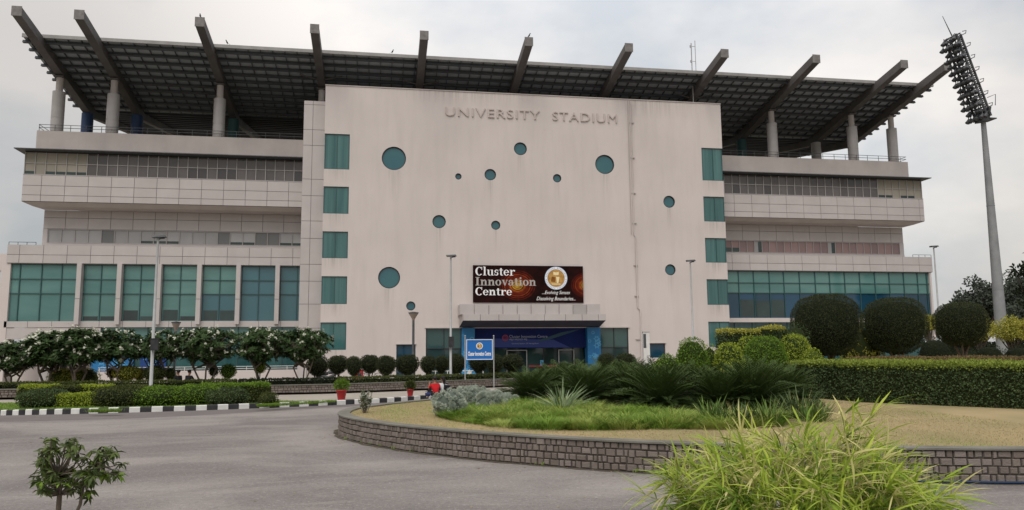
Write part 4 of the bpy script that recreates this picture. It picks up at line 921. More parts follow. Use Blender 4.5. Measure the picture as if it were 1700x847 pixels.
for k in range(260):
    if k < 150: i = rnd.randrange(5, len(g0)-5); c = g0[i]+_n[i]*abs(rnd.gauss(.05, .35))
    else: c = (rnd.uniform(-9, 9), rnd.uniform(5.5, 26))
    if inside_simple(c): continue
    a = rnd.uniform(0, 6.28); mb.leaves([(c[0], c[1], .004)], np.array([[math.cos(a), math.sin(a), .12]]), np.array([[0, .2, 1.]]), rnd.uniform(.04, .08), .03, 'leaf_dry', np.array([rnd.random()]), .2)
o = mb.build('fallen_leaves'); tag(o, 'dry fallen leaves scattered over the asphalt', 'leaves', kind='stuff')
# blue hose along the foot of the island wall
mat('hose_blue', (0.01, 0.035, 0.09), .4, .4)
hp = [np.array(p) for p in offset(isl, .06) if 4.6 < p[0] < 12.5]
mb = MB(); mb.tube([(p[0], p[1]-.02+.012*math.sin(i*1.3), .022) for i, p in enumerate(hp)], .02, 'hose_blue', 6)
o = mb.build('hose'); tag(o, 'thin dark blue hose lying on the asphalt along the foot of the island wall', 'hose')
# ------------------------------------------------------------------ lamp posts
def lamp_post(px, pytop, Y, pybox, label, gz=.1, tip=1):
    b = atY(px, pytop, Y); H = float(b[2]); t = thing('lamp_post', (b[0], Y, gz), label, 'lamp post', 'tall lamp posts round the forecourt')
    m = MB(); m.tube([(0, 0, 0), (0, 0, .35), (0, 0, .36), (0, 0, H-gz)], [.1, .095, .075, .045], 'galv', 12); m.box(-.16, .16, -.16, .16, -.02, .02, 'galv'); m.build('pole', t)
    m = MB(); z = H-gz; m.tube([(-.05, 0, z-.08), (.1, 0, z), (.26*tip, 0, z+.02)], .03, 'metal_dark', 6)
    m.add([(-.22, -.16, z+.02), (.32, -.16, z+.05), (.32, .16, z+.05), (-.22, .16, z+.02), (-.26, -.12, z+.11), (.26, -.14, z+.14), (.26, .14, z+.14), (-.26, .12, z+.11)], np.array([(0, 3, 2, 1), (4, 5, 6, 7), (0, 1, 5, 4), (1, 2, 6, 5), (2, 3, 7, 6), (3, 0, 4, 7)]), 'metal_dark'); m.build('lamp_head', t)
    if pybox:
        za = float(atY(px, pybox[1], Y)[2])-gz; zb = float(atY(px, pybox[0], Y)[2])-gz; x0_, x1_ = (-.03, .26) if pybox[2] else (-.14, .16)
        m = MB(); m.box(x0_, x1_, -.24, -.08, za, zb, 'black_paint'); m.box(x0_-.015, x1_+.015, -.255, -.07, zb, zb+.03, 'black_paint'); m.build('speaker_box', t)
    return t
lamp_post(262.5, 396, 34.0, (563, 582, 1), 'tall grey lamp post with a black box beside the striped kerb on the left', .1)
lamp_post(748.5, 427, 43.6, (560, 577, 0), 'tall grey lamp post with a black box left of the blue name board', .1)
lamp_post(1146, 435, 46.5, None, 'tall grey lamp post in front of the right part of the beige wall', .1)
lamp_post(1550, 411, 49, None, 'tall grey lamp post at the right end of the building', .1)
mat('lamp_glass', (0.30, 0.24, 0.20), .2, .5)
def cone_lamp(px, pytop, Y, label, k=1.0):
    b = atY(px, pytop, Y); H = float(b[2]); t = thing('garden_lamp', (b[0], Y, .1), label, 'lamp', 'garden lamps with conical heads')
    m = MB(); m.lathe([(.12*k, 0), (.12*k, .5), (.09*k, .55), (.075*k, H-.6)], 'metal_dark', n=16); m.build('pole', t)
    m = MB(); m.lathe([(.075*k, H-.6), (.1*k, H-.5), (.29*k, H-.2), (.3*k, H-.16)], 'lamp_glass', n=20); m.build('lamp_shade', t)
    m = MB(); m.lathe([(.3*k, H-.16), (.34*k, H-.13), (.34*k, H-.1), (.0, H-.04)], 'metal_dark', n=20); m.build('lamp_cap', t)
cone_lamp(686.5, 519, 50, 'garden lamp with a wide conical head standing before the beige wall')
cone_lamp(292.5, 535, 45.5, 'garden lamp with a conical head half hidden among the white flowering trees', .75)
# ------------------------------------------------------------------ floodlight mast
Ym = 52; b = atY(1634, 202, Ym); base = atY(1662, 560, Ym); HM = float(b[2]); mx_ = float((b[0]+base[0])/2)
T = thing('floodlight_mast', (mx_, Ym, 0), 'tall tapered floodlight mast with a leaning rack of lamps right of the stadium', 'floodlight')
m = MB(); zz = np.linspace(0, HM, 14); m.lathe([(.48-.30*z/HM, z) for z in zz], 'mast_steel', n=28)
for z in (HM*.33, HM*.66): m.lathe([(.49-.30*z/HM, z-.03), (.50-.30*z/HM, z), (.49-.30*z/HM, z+.03)], 'mast_steel', n=28)
m.build('pole', T)
m = MB(); m.add([(-.45, -.4, HM-.1), (.22, -.4, HM-.0), (.22, .4, HM-.0), (-.45, .4, HM-.1), (-.15, -.4, HM+.85), (.5, -.4, HM+1.15), (.5, .4, HM+1.15), (-.15, .4, HM+.85)], np.array([(0, 3, 2, 1), (4, 5, 6, 7), (0, 1, 5, 4), (1, 2, 6, 5), (2, 3, 7, 6), (3, 0, 4, 7)]), 'metal_dark')
m.box(.2, .8, -.5, .5, HM+.12, HM+.2, 'metal_dark')
for yy in (-.5, .5): m.tube([(.75, yy, HM+1.2), (.85, yy, HM+2.1), (.1, yy, HM+1.8)], .03, 'metal_dark', 5)
m.build('platform', T)
tp = atY(1583, 62, Ym); dx_ = float(tp[0]-b[0]); dz_ = float(tp[2]-b[2]); L_ = math.hypot(dx_, dz_); ux, uz = dx_/L_, dz_/L_
m = MB()
for yy in (-.6, .6):
    for q in (-.16, .2): m.tube([(q, yy, HM+.3), (q+dx_, yy, HM+dz_)], .09, 'metal_dark', 6)
nx_, nz_ = -uz, ux     # to the lower left of the rack
if nz_ > 0: nx_, nz_ = -nx_, -nz_
for k in range(22):
    s_ = .4+k*(L_-.4)/21; c = (ux*s_, HM+uz*s_); s2 = s_+(L_-.4)/21
    m.tube([(c[0]-.16, -.6, c[1]), (c[0]+.2, .6, c[1])], .06, 'metal_dark', 5); m.tube([(c[0]-.16, .6, c[1]), (c[0]+.2, -.6, c[1]+.1)], .06, 'metal_dark', 5)
    if k < 21: m.tube([(c[0]-.16, -.6, c[1]), (ux*s2+.2, -.6, HM+uz*s2)], .045, 'metal_dark', 5); m.tube([(c[0]+.2, .6, c[1]), (ux*s2-.16, .6, HM+uz*s2)], .045, 'metal_dark', 5)
m.tube([(dx_, 0, HM+dz_), (dx_-.75, 0, HM+dz_+1.7)], [.05, .02], 'metal_dark', 5)
m.build('lamp_rack', T)
for k in range(7):
    s_ = .95+k*(L_-1.1)/6; c = (ux*s_, HM+uz*s_)
    m = MB(); m.add([(c[0]+.15, -.9, c[1]-.02), (c[0]+.36, -.9, c[1]+.1), (c[0]+.36, .9, c[1]+.1), (c[0]+.15, .9, c[1]-.02), (c[0]+.15, -.9, c[1]+.05), (c[0]+.36, -.9, c[1]+.16), (c[0]+.36, .9, c[1]+.16), (c[0]+.15, .9, c[1]+.05)], np.array([(0, 3, 2, 1), (4, 5, 6, 7), (0, 1, 5, 4), (1, 2, 6, 5), (2, 3, 7, 6), (3, 0, 4, 7)]), 'metal_dark')
    for yy in (-.9, .9): m.tube([(c[0]+.36, yy, c[1]+.1), (c[0]+.44, yy, c[1]+.36), (c[0]+.1, yy, c[1]+.26)], .035, 'metal_dark', 5)
    m.build('catwalk', T)
lamp = None
for k in range(14):
    s_ = .55+k*(L_-.6)/13
    for yy in (-.75, -.25, .25, .75) if k % 2 == 0 else (-.5, .5):
        for row in (0, 1):
            jx = rnd.uniform(-.08, .08); q = .22+.22*row-(.06 if k > 10 else 0)
            c = Vector((ux*s_+nx_*q*.9+jx, yy+.1*row, HM+uz*s_+nz_*q*.55-.05))
            if lamp is None:
                m = MB(); m.lathe([(0.02, 0), (.09, .02), (.11, .14), (.165, .32), (.18, .37), (.0, .36)], 'metal_dark', n=12)
                m.tube([(0, 0, .05), (.12, 0, -.18)], .04, 'metal_dark', 5); lamp = m.build('floodlight', T); lo = lamp
            else:
                lo = lamp.copy(); SC.collection.objects.link(lo)
            lo.location = c; lo.rotation_euler = (0, R(180+28), R(rnd.uniform(-8, 8)))
# antenna on the roof of the block
a_ = atY(1151, 168, 61.5); t = thing('antenna', (a_[0], 61.5, 23.0), 'thin antenna mast on the block roof in front of the raked stadium roof', 'antenna')
h1 = float(atY(1152, 72, 61.5)[2])-23
m = MB(); m.tube([(0, 0, 0), (0, 0, h1)], .045, 'galv', 6); m.build('mast', t)
m = MB(); m.tube([(.36, 0, h1*.45), (.36, 0, h1+.25)], .03, 'galv', 6)
for z in (h1*.5, h1*.52, h1*.72, h1*.95): m.tube([(-.1, 0, z), (.36, 0, z)], .025, 'galv', 5); m.box(-.12, .0, -.06, .06, z-.1, z+.1, 'galv')
m.build('side_aerial', t)
# birds
mat('feather', (0.03, 0.03, 0.032), .6, .3)
def bird(p, label, rz):
    t = thing('bird', p, label, 'bird', rz=rz); t.scale = (1.1, 1.1, 1.1); m = MB()
    m.lathe([(.0, -.02), (.03, 0), (.055, .05), (.06, .1), (.045, .15), (.03, .19), (.038, .22), (.036, .25), (.018, .275), (0, .28)], 'feather', n=12)
    V = m.v[0]; V[:, 0] += V[:, 2]*.45
    m.tube([(.13, 0, .245), (.19, 0, .235)], [.014, .002], 'feather', 6); m.add([(-.02, -.02, .03), (-.02, .02, .03), (-.17, .035, -.07), (-.17, -.035, -.07), (-.02, -.02, .015), (-.02, .02, .015), (-.17, .035, -.08), (-.17, -.035, -.08)], np.array([(0, 1, 2, 3), (4, 7, 6, 5), (0, 3, 7, 4), (1, 5, 6, 2), (2, 6, 7, 3)]), 'feather')
    for s_ in (-1, 1): m.tube([(.02, .02*s_, .0), (.03, .02*s_, -.05)], .006, 'feather', 5)
    m.build('body', t)
bird((XB[5], 56.1, 26.32), 'dark bird perched on the tip of the middle roof beam', 0)
bird((XB[2], 56.1, 26.32), 'dark bird perched on the tip of the third roof beam from the left', 2)
bird((-26.2, 59.7, 25.85), 'dark bird perched on the left end of the roof edge', 1)
bird((-11.9, 59.7, 25.85), 'dark bird on the roof edge just right of the third beam', 3)
bird((-4.0+4.6, 59.7, 25.85), 'dark bird on the roof edge above the left part of the beige block', 0.5)
# ------------------------------------------------------------------ vegetation
def unit(v): return v/(np.linalg.norm(v, axis=-1, keepdims=True)+1e-9)
def lump(P, k=2.2, ph=0.0): return (np.sin(P[:, 0]*k+ph)+np.sin(P[:, 1]*k*1.3+1.7+ph)+np.sin(P[:, 2]*k*1.7+.6)+np.sin((P[:, 0]+P[:, 2])*k*2.6+ph))/4
def shell(mb, P, Nn, m, L, W, out_=.55, jit=.6, depthj=.08, up=.15, var=None):
    n = len(P); P = P-Nn*(RG.random((n, 1))**1.5)*depthj+RG.normal(0, .012, (n, 3))
    D = unit(Nn*out_+RG.normal(0, jit, (n, 3))+np.array([0, 0, up])); Q = unit(Nn+RG.normal(0, .55, (n, 3)))
    s = RG.uniform(.65, 1.25, n); mb.leaves(P, D, Q, L*s, W*s, m, var)
def hedge(name, cx, cy, lx, ly, z0, z1, rz, label, cat='hedge', m='leaf_olive', core='core_olive', top=None, dens=640, L=.075, W=.048, amp=.05, rnd_=.12, group=None, lumpk=2.2, pts=None):
    """clipped hedge: rounded box of leaves over a dark woody inside"""
    t = thing(name, (cx, cy, z0), label, cat, group, rz); hx, hy, h = lx/2, ly/2, z1-z0
    A = [(ly*h, 0, -1), (ly*h, 0, 1), (lx*h, 1, -1), (lx*h, 1, 1), (lx*ly, 2, 1)]; mb = MB()
    for area, ax, sg in A:
        n = int(area*dens*(1.15 if ax == 2 else 1)); P = RG.uniform(-1, 1, (n, 3))*np.array([hx, hy, h/2])+np.array([0, 0, h/2]); Nn = np.zeros((n, 3)); Nn[:, ax] = sg
        P[:, ax] = sg*(hx, hy)[ax] if ax < 2 else h
        # rounded upper edges
        q = P.copy(); ex_ = np.clip((np.abs(q[:, 0])-(hx-rnd_))/rnd_, 0, 1); ey = np.clip((np.abs(q[:, 1])-(hy-rnd_))/rnd_, 0, 1); ez = np.clip((q[:, 2]-(h-rnd_))/rnd_, 0, 1)
        sh = (np.sqrt(np.maximum(ex_**2+ey**2+ez**2, 1e-9))); mxx = np.maximum(np.maximum(ex_, ey), ez); pull = rnd_*np.clip(sh-mxx, 0, 1)*.8
        g = unit(np.stack([ex_*np.sign(q[:, 0]), ey*np.sign(q[:, 1]), ez], 1)+1e-6); P = P-g*pull[:, None]
        P = P+Nn*(lump(P+np.array([cx, cy, 0]), lumpk)*amp)[:, None]
        vv = np.clip(RG.random(n)*.75+.25*(lump(P+cx, 5)+.5), 0, 1)
        if top and ax == 2: shell(mb, P, Nn, top, L, W, var=vv*.8)
        elif top:
            k = (P[:, 2] > h-.10-RG.random(n)*.12); shell(mb, P[k], Nn[k], top, L, W, var=vv[k]); shell(mb, P[~k], Nn[~k], m, L, W, var=vv[~k])
        else: shell(mb, P, Nn, m, L, W, var=vv)
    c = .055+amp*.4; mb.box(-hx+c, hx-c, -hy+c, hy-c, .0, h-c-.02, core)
    mb.build('foliage', t)
    return t
def superell(n, a, b, c, p, flatb=1.0):
    d = unit(RG.normal(0, 1, (n, 3))); r_ = (np.abs(d[:, 0]/a)**p+np.abs(d[:, 1]/b)**p+np.abs(d[:, 2]/(np.where(d[:, 2] < 0, c*flatb, c)))**p)**(-1/p)
    P = d*r_[:, None]; cc = np.where(P[:, 2] < 0, c*flatb, c)
    G = unit(np.stack([np.sign(P[:, 0])*np.abs(P[:, 0]/a)**(p-1)/a, np.sign(P[:, 1])*np.abs(P[:, 1]/b)**(p-1)/b, np.sign(P[:, 2])*np.abs(P[:, 2]/cc)**(p-1)/cc], 1)); return P, G
def core_blob(mb, a, b, c, p, z, core, k=.9, flatb=1.0, seg=14, taper=0):
    V = []; 
    for i in range(seg+1):
        th = math.pi*i/seg
        for j in range(seg*2):
            f = math.pi*j/seg; d = np.array([math.sin(th)*math.cos(f), math.sin(th)*math.sin(f), math.cos(th)]); cc = c if d[2] > 0 else c*flatb
            r_ = (abs(d[0]/a)**p+abs(d[1]/b)**p+abs(d[2]/cc)**p)**(-1/p)*k; q = d*r_
            if taper: q = q*np.array([1-taper*min(max(-q[2]/(c*flatb), 0), 1)**1.3]*2+[1])
            V.append(q+np.array([0, 0, z]))
    F = [(i*seg*2+j, (i+1)*seg*2+j, (i+1)*seg*2+(j+1) % (seg*2), i*seg*2+(j+1) % (seg*2)) for i in range(seg) for j in range(seg*2)]
    mb.add(V, np.array(F), core, 0, True)
def blob_leaves(mb, a, b, c, p, z, m, dens, L, W, flatb=1.0, amp=.03, lumpk=4, depthj=.07, zmin=None, out_=.55, holes=0, taper=0):
    area = 4*math.pi*((a*b)**1.6+(a*c)**1.6+(b*c)**1.6)**(1/1.6)/3**(1/1.6); n = int(area*dens); P, G = superell(n, a, b, c, p, flatb)
    P = P+G*(lump(P, lumpk)*amp)[:, None]
    if taper: P[:, :2] *= (1-taper*np.clip(-P[:, 2:]/(c*flatb), 0, 1)**1.3)
    P[:, 2] += z
    if zmin is not None: k = P[:, 2] > zmin; P = P[k]; G = G[k]
    vv = np.clip(RG.random(len(P))*.75+.25*(lump(P, 6)+.5), 0, 1); shell(mb, P, G, m, L, W, depthj=depthj, var=vv, out_=out_)
def ball(name, x, y, z0, w_, h, label, m='leaf_green', core='core_green', p=2.4, dens=760, L=.07, W=.042, group=None, cat='shrub', amp=.03, lumpk=4, w2=None):
    """clipped ball or dome standing on the ground"""
    t = thing(name, (x, y, z0), label, cat, group); mb = MB(); b = (w2 or w_)/2
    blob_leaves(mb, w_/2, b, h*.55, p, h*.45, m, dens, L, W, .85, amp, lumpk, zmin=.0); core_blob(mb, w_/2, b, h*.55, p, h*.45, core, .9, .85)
    mb.build('foliage', t); mb = MB()
    for k in range(5):
        a_ = k*1.3; mb.tube([(0.03*math.cos(a_), .03*math.sin(a_), 0), (w_*.18*math.cos(a_), w_*.18*math.sin(a_), h*.5)], [.02, .01], 'bark', 5)
    mb.build('stem', t); return t
def lollipop(name, x, y, z0, w_, hc, H, label, m='leaf_topiary', core='core_dark', p=2.5, dens=760, L=.065, W=.04, group=None, tr=.05, flatb=.95, forks=4, amp=.045, seed=0, taper=.3):
    """clipped crown on a forked trunk: crown width w_, crown height hc, total height H"""
    t = thing(name, (x, y, z0), label, 'clipped tree', group); mb = MB(); zc = H-hc*.52; a = w_/2
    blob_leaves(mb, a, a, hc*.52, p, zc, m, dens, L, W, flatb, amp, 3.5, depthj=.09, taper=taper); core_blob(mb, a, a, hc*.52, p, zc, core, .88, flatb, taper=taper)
    mb.build('crown', t); mb = MB(); r_ = random.Random(seed+3); zb = H-hc+.1; f0 = max(zb-.35-.25*w_, .12)
    mb.tube([(0, 0, -.02), (r_.uniform(-.03, .03), r_.uniform(-.03, .03), f0*.6), (0, 0, f0)], [tr*1.25, tr, tr*.9], 'bark', 7)
    for k in range(forks):
        a_ = k*2*math.pi/forks+r_.uniform(-.4, .4); q = w_*r_.uniform(.14, .26)
        mb.tube([(0, 0, f0-.03), (q*.4*math.cos(a_), q*.4*math.sin(a_), f0+(zb-f0)*.55), (q*math.cos(a_), q*math.sin(a_), zb+.15)], [tr*.75, tr*.55, tr*.35], 'bark', 6)
    mb.build('trunk', t); return t
def on(px, py, z): p = atZ(px, py, z); return float(p[0]), float(p[1])
def wid(px0, px1, P): return (px1-px0)/FPX*depth(P)
def hgt(px, py, P): # height of pixel row py above plane point P=(x,y)
    return float(atY(px, py, P[1])[2])
# ---- left garden: clipped hedges behind the striped kerb (px0, px1, top, base, depth, ...)
VZ = .12
def lh(px0, px1, pyt, pyb, dpt, label, **kw):
    x, y = on((px0+px1)/2, pyb, VZ); w_ = wid(px0, px1, (x, y, .5)); z1 = hgt((px0+px1)/2, pyt, (x, y)); yc = y+dpt/2
    return hedge('clipped_hedge', x*(yc/y) if False else x, yc, w_, dpt, VZ, z1, 0, label, **kw)
def lm(px0, px1, pyt, pyb, dpt, label, **kw):
    x, y = on((px0+px1)/2, pyb, VZ); w_ = wid(px0, px1, (x, y, .5)); z1 = hgt((px0+px1)/2, pyt, (x, y)); return ball('clipped_mound', x, y+dpt/2, VZ, w_, z1-VZ, label, w2=dpt, **kw)
lm(20, 92, 650, 679, 1.5, 'grey green loose mound at the left end of the kerb garden', m='leaf_hedge', core='core_olive', amp=.08, p=3.2, lumpk=3)
lh(92, 151, 655, 677, .7, 'low bright yellow green box hedge nearest the striped kerb', m='leaf_yellow', core='core_yellow', top='leaf_yellow')
lm(144, 236, 645, 677, 2.0, 'dark olive bushy mound between the low yellow hedge and the bright green mound', m='leaf_olive', core='core_dark', amp=.1, p=3.2, lumpk=3)
lm(208, 290, 645, 676, 2.0, 'broad bright green mound right behind the foot of the tall lamp post', m='leaf_green', core='core_green', amp=.08, p=2.9, lumpk=2.6)
lm(268, 350, 643, 674, 2.2, 'broad bright green mound right of the tall lamp post', m='leaf_green', core='core_green', amp=.1, p=2.8, lumpk=3)
lm(338, 404, 648, 674, 1.2, 'loose grey olive shrub right of the bright green mounds', m='leaf_hedge', core='core_olive', amp=.12, p=2.6, lumpk=4)
lm(428, 456, 656, 673, .9, 'small loose olive shrub at the right end of the kerb garden', m='leaf_olive', core='core_olive', amp=.12, p=2.4)
lh(396, 442, 637, 670, 1.0, 'tall green box hedge at the right end of the kerb garden', m='leaf_olive', core='core_olive', top='leaf_green')
lh(30, 88, 640, 664, .8, 'flat clipped hedge with a yellow green top at the back left of the kerb garden', m='leaf_olive', core='core_olive', top='leaf_yellow')
lh(84, 130, 641, 664, .8, 'dark flat clipped hedge behind the low yellow hedge', m='leaf_dark', core='core_dark', top='leaf_olive')
lh(126, 180, 640, 663, .8, 'flat clipped hedge with a bright top behind the dark bushy hedge', m='leaf_olive', core='core_olive', top='leaf_yellow')
lh(180, 242, 641, 663, .9, 'dark olive clipped hedge left of the tall lamp post', m='leaf_dark', core='core_dark', top='leaf_olive')
lh(330, 400, 638, 662, .9, 'long low hedge with a green top behind the loose olive shrubs', m='leaf_olive', core='core_olive', top='leaf_green')
# ---- hedge along the garden wall, in lengths
def along(x): return float(np.interp(x, wl[:, 0], wl[:, 1]))
for (xa, xb, lab, m, top) in ((-29, -17.5, 'far left length of the dark hedge on the garden wall', 'leaf_dark', 'leaf_olive'), (-17.4, -7.0, 'middle length of the dark hedge on the garden wall below the white flowering trees', 'leaf_dark', 'leaf_olive'), (-6.9, -2.2, 'length of dark hedge on the garden wall left of the red flower pots', 'leaf_dark', 'leaf_dark'), (-2.1, 3.2, 'length of olive hedge on the garden wall behind the red flower pots', 'leaf_olive', 'leaf_olive'), (3.3, 10.5, 'length of olive hedge on the garden wall below the blue name board', 'leaf_olive', 'leaf_olive')):
    ya, yb = along(xa), along(xb); rz = math.atan2(yb-ya, xb-xa)
    hedge('low_hedge', (xa+xb)/2, (ya+yb)/2+.85, math.hypot(xb-xa, yb-ya), .75, .42, .86, rz, lab, m=m, core='core_dark', top=top, dens=520, L=.07, group='lengths of hedge on the garden wall')
# ---- white flowering frangipani trees
def frangipani(name, w_, H, seed, label, loc, tmpl_only=False):
    r_ = random.Random(seed); g = np.random.default_rng(seed); t = thing(name, loc, label, 'tree', 'white flowering trees in the left garden'); mb = MB(); lf = MB(); fl = MB()
    z0 = H*.36; n = 330; d = unit(g.normal(0, 1, (n, 3))); rr = g.random(n)**.42
    T = d*rr[:, None]*np.array([w_*.56, w_*.46, H*.25]); T[:, 2] = T[:, 2]+H*.72; T += (np.sin(T*5+seed)*.09)
    forks = []
    for k in range(3):
        a = 2*math.pi*k/3+seed; q = w_*.2; e = np.array([q*math.cos(a), q*math.sin(a)*.8, z0]); mb.tube([(0, 0, -.05), e*np.array([.35, .35, .4]), e], [.06, .05, .042], 'bark_pale', 7); forks.append(e)
    mids = []
    for k in range(12):
        e = forks[k % 3]; a = r_.uniform(0, 6.28); q = w_*r_.uniform(.2, .36); m_ = np.array([q*math.cos(a), q*math.sin(a), H*r_.uniform(.52, .66)]); mb.tube([e, (e+m_)/2+np.array([0, 0, -.05]), m_], [.05, .04, .03], 'bark_pale', 6); mids.append(m_)
    mids = np.array(mids)
    for i in range(0, n):
        j = np.argmin(np.linalg.norm(mids-T[i], axis=1))
        if i % 2 == 0: mb.tube([mids[j], (mids[j]+T[i])/2+np.array([0, 0, -.05]), T[i]], [.022, .018, .014], 'bark_pale', 4, cap=False)
    mb.build('trunk', t)
    c0 = np.array([0, 0, H*.6])
    for i in range(n):
        o_ = unit(T[i]-c0); k = 17; a = g.random(k)*6.28; ax = unit(o_*.7+np.array([0, 0, .6])); u = unit(np.cross(ax, [0.3, 1, .1])); v = np.cross(ax, u)
        rad = np.cos(a)[:, None]*u+np.sin(a)[:, None]*v; tilt = g.uniform(.0, .9, k)[:, None]; D = unit(rad+ax*tilt); P = np.repeat(T[i][None], k, 0)+D*.015
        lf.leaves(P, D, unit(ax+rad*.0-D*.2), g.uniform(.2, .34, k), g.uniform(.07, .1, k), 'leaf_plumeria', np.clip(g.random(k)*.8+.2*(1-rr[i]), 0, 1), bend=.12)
    lf.build('leaves', t)
    for i in range(n):
        if rr[i] > .66 and T[i][2] > H*.42 and g.random() < .30:
            c = T[i]+unit(T[i]-c0)*.1+np.array([0, 0, .09])
            for q in range(r_.randint(4, 8)):
                cc = c+g.normal(0, .05, 3); k = 5; a = np.arange(k)*6.283/5+g.random(); ax = unit(g.normal(0, .5, 3)+unit(T[i]-c0)+np.array([0, -.3, .4])); u = unit(np.cross(ax, [0.3, 1, .1])); v = np.cross(ax, u)
                D = unit(np.cos(a)[:, None]*u+np.sin(a)[:, None]*v+ax*.35); fl.leaves(np.repeat(cc[None], k, 0), D, np.repeat(ax[None], k, 0), .062, .048, 'petal')
    fl.build('blossom', t)
    return t
FT = [(22, 568, 62, 'first white flowering tree from the left edge, low and half out of frame'), (82, 552, 80, 'second white flowering tree from the left, in front of the round porch column'), (130, 548, 74, 'third white flowering tree from the left, above the yellow green clipped hedge'), (196, 548, 84, 'fourth white flowering tree from the left, above the bright blue poster'), (264, 549, 70, 'fifth white flowering tree from the left, directly behind the tall lamp post'), (342, 540, 104, 'sixth white flowering tree from the left, broad and full of blossoms, above the goblet bush'), (433, 540, 96, 'seventh white flowering tree from the left, above the small yellow bush'), (503, 541, 84, 'last white flowering tree on the right, beside the corner of the beige block')]
FB = []
for i, (px, pt, wp, lab) in enumerate(FT):
    Y = 43.0+.5*math.sin(i*2.1); X = float(atY(px, 600, Y)[0]); H = hgt(px, pt, (X, Y))-.1; w_ = wid(0, wp, (X, Y, 2))
    if i in (0, 3, 5): FB.append((frangipani('flowering_tree', w_, H, i+2, lab, (X, Y, .1)), w_, H))
    else:
        s_, sw, sh = FB[-1]; copy_tree(s_, (X, Y, .1), lab, rz=i*1.3, sc=(w_/sw, w_/sw, H/sh))
# ---- small clipped bushes under them
def yb(px0, px1, pt, pb, Y, label, **kw):
    X = float(atY((px0+px1)/2, (pt+pb)/2, Y)[0]); w_ = wid(px0, px1, (X, Y, 1)); z1 = hgt(px0, pt, (X, Y)); return ball('clipped_bush', X, Y, .1, w_, z1-.1, label, **kw)
G_ = 'small clipped bushes under the flowering trees'
yb(84, 162, 612, 640, 44.2, 'wide yellow green clipped bush under the third flowering tree', m='leaf_gold', core='core_yellow', p=4, w2=1.2, dens=380, group=G_)
yb(137, 157, 614, 640, 43.6, 'narrow olive clipped bush just left of the blue poster', m='leaf_olive', core='core_olive', p=3, group=G_)
def yl(px0, px1, pt, pbc, Y, label, nm='small_topiary', **kw):
    X = float(atY((px0+px1)/2, (pt+pbc)/2, Y)[0]); w_ = wid(px0, px1, (X, Y, 1)); z1 = hgt(px0, pt, (X, Y)); zb = hgt(px0, pbc, (X, Y)); return lollipop(nm, X, Y, .1, w_, z1-zb, z1-.1, label, **kw)
yl(177, 197, 611, 627, 43.6, 'small olive round topiary on a thin stem in front of the blue poster', m='leaf_olive', core='core_olive', tr=.03, group=G_)
yl(189, 230, 609, 632, 43.2, 'broad yellow green dome topiary right of the blue poster', m='leaf_gold', core='core_yellow', tr=.04, group=G_)
yl(222, 241, 611, 632, 44, 'narrow yellow green topiary just left of the tall lamp post', m='leaf_gold', core='core_yellow', tr=.04, group=G_)
yl(238, 275, 609, 633, 43.2, 'round olive yellow topiary behind the tall lamp post', m='leaf_olive', core='core_olive', tr=.05, group=G_)
yl(275, 290, 611, 632, 43.6, 'slim olive topiary left of the garden lamp', m='leaf_olive', core='core_olive', tr=.04, group=G_)
yl(366, 391, 606, 628, 43.0, 'bright green goblet shaped topiary between the flowering trees', m='leaf_green', core='core_green', tr=.03, group=G_)
yl(347, 362, 609, 625, 43.4, 'small olive topiary left of the goblet shaped one', m='leaf_olive', core='core_olive', tr=.03, group=G_)
yl(422, 440, 602, 620, 43.2, 'small yellow bush on a thin stem under the seventh flowering tree', m='leaf_yellow', core='core_yellow', tr=.025, group=G_, amp=.08)
yb(413, 428, 627, 640, 43.0, 'tiny dark clipped ball beside the stem of the small yellow bush', m='leaf_olive', core='core_dark', group=G_)
# ---- row of lollipop trees before the building
LT = [(509, 545, 592, 624), (544, 578, 591, 620), (575, 600, 592, 617), (598, 631, 590, 618), (625, 657, 591, 619), (657, 695, 590, 621), (698, 724, 591, 620), (721, 745, 591, 618), (744, 772, 588, 619), (779, 810, 589, 620), (808, 835, 589, 619), (833, 867, 588, 620), (992, 1021, 587, 618), (1022, 1056, 587, 618)]
on_ = ['first', 'second', 'third', 'fourth', 'fifth', 'sixth', 'seventh', 'eighth', 'ninth', 'tenth', 'eleventh', 'twelfth']
tmp = []
for i, (a, b, pt, pb) in enumerate(LT):
    Y = 46.5+(.5 if i % 2 else -.3); X = float(atY((a+b)/2, 605, Y)[0]); w_ = wid(a, b, (X, Y, 1)); z1 = hgt((a+b)/2, pt, (X, Y)); zb = hgt((a+b)/2, pb, (X, Y))
    lab = ('dark clipped lollipop tree, %s from the left in the row before the beige wall' % on_[i]) if i < 12 else ('dark clipped tree behind the palms, %s of the two by the right flank window' % ('left' if i == 12 else 'right'))
    if i in (0, 1, 5, 6): tmp.append((lollipop('lollipop_tree', X, Y, .1, w_, z1-zb, z1-.1, lab, group='clipped lollipop trees in a row', tr=.055, seed=i, p=2.4+.5*(i == 5), forks=4), w_, z1-.1))
    else:
        s_, sw, sh = tmp[i % len(tmp)] if len(tmp) > 1 else tmp[0]; copy_tree(s_, (X, Y, .1), lab, rz=i*1.1, sc=(w_/sw, w_/sw, (z1-.1)/sh))
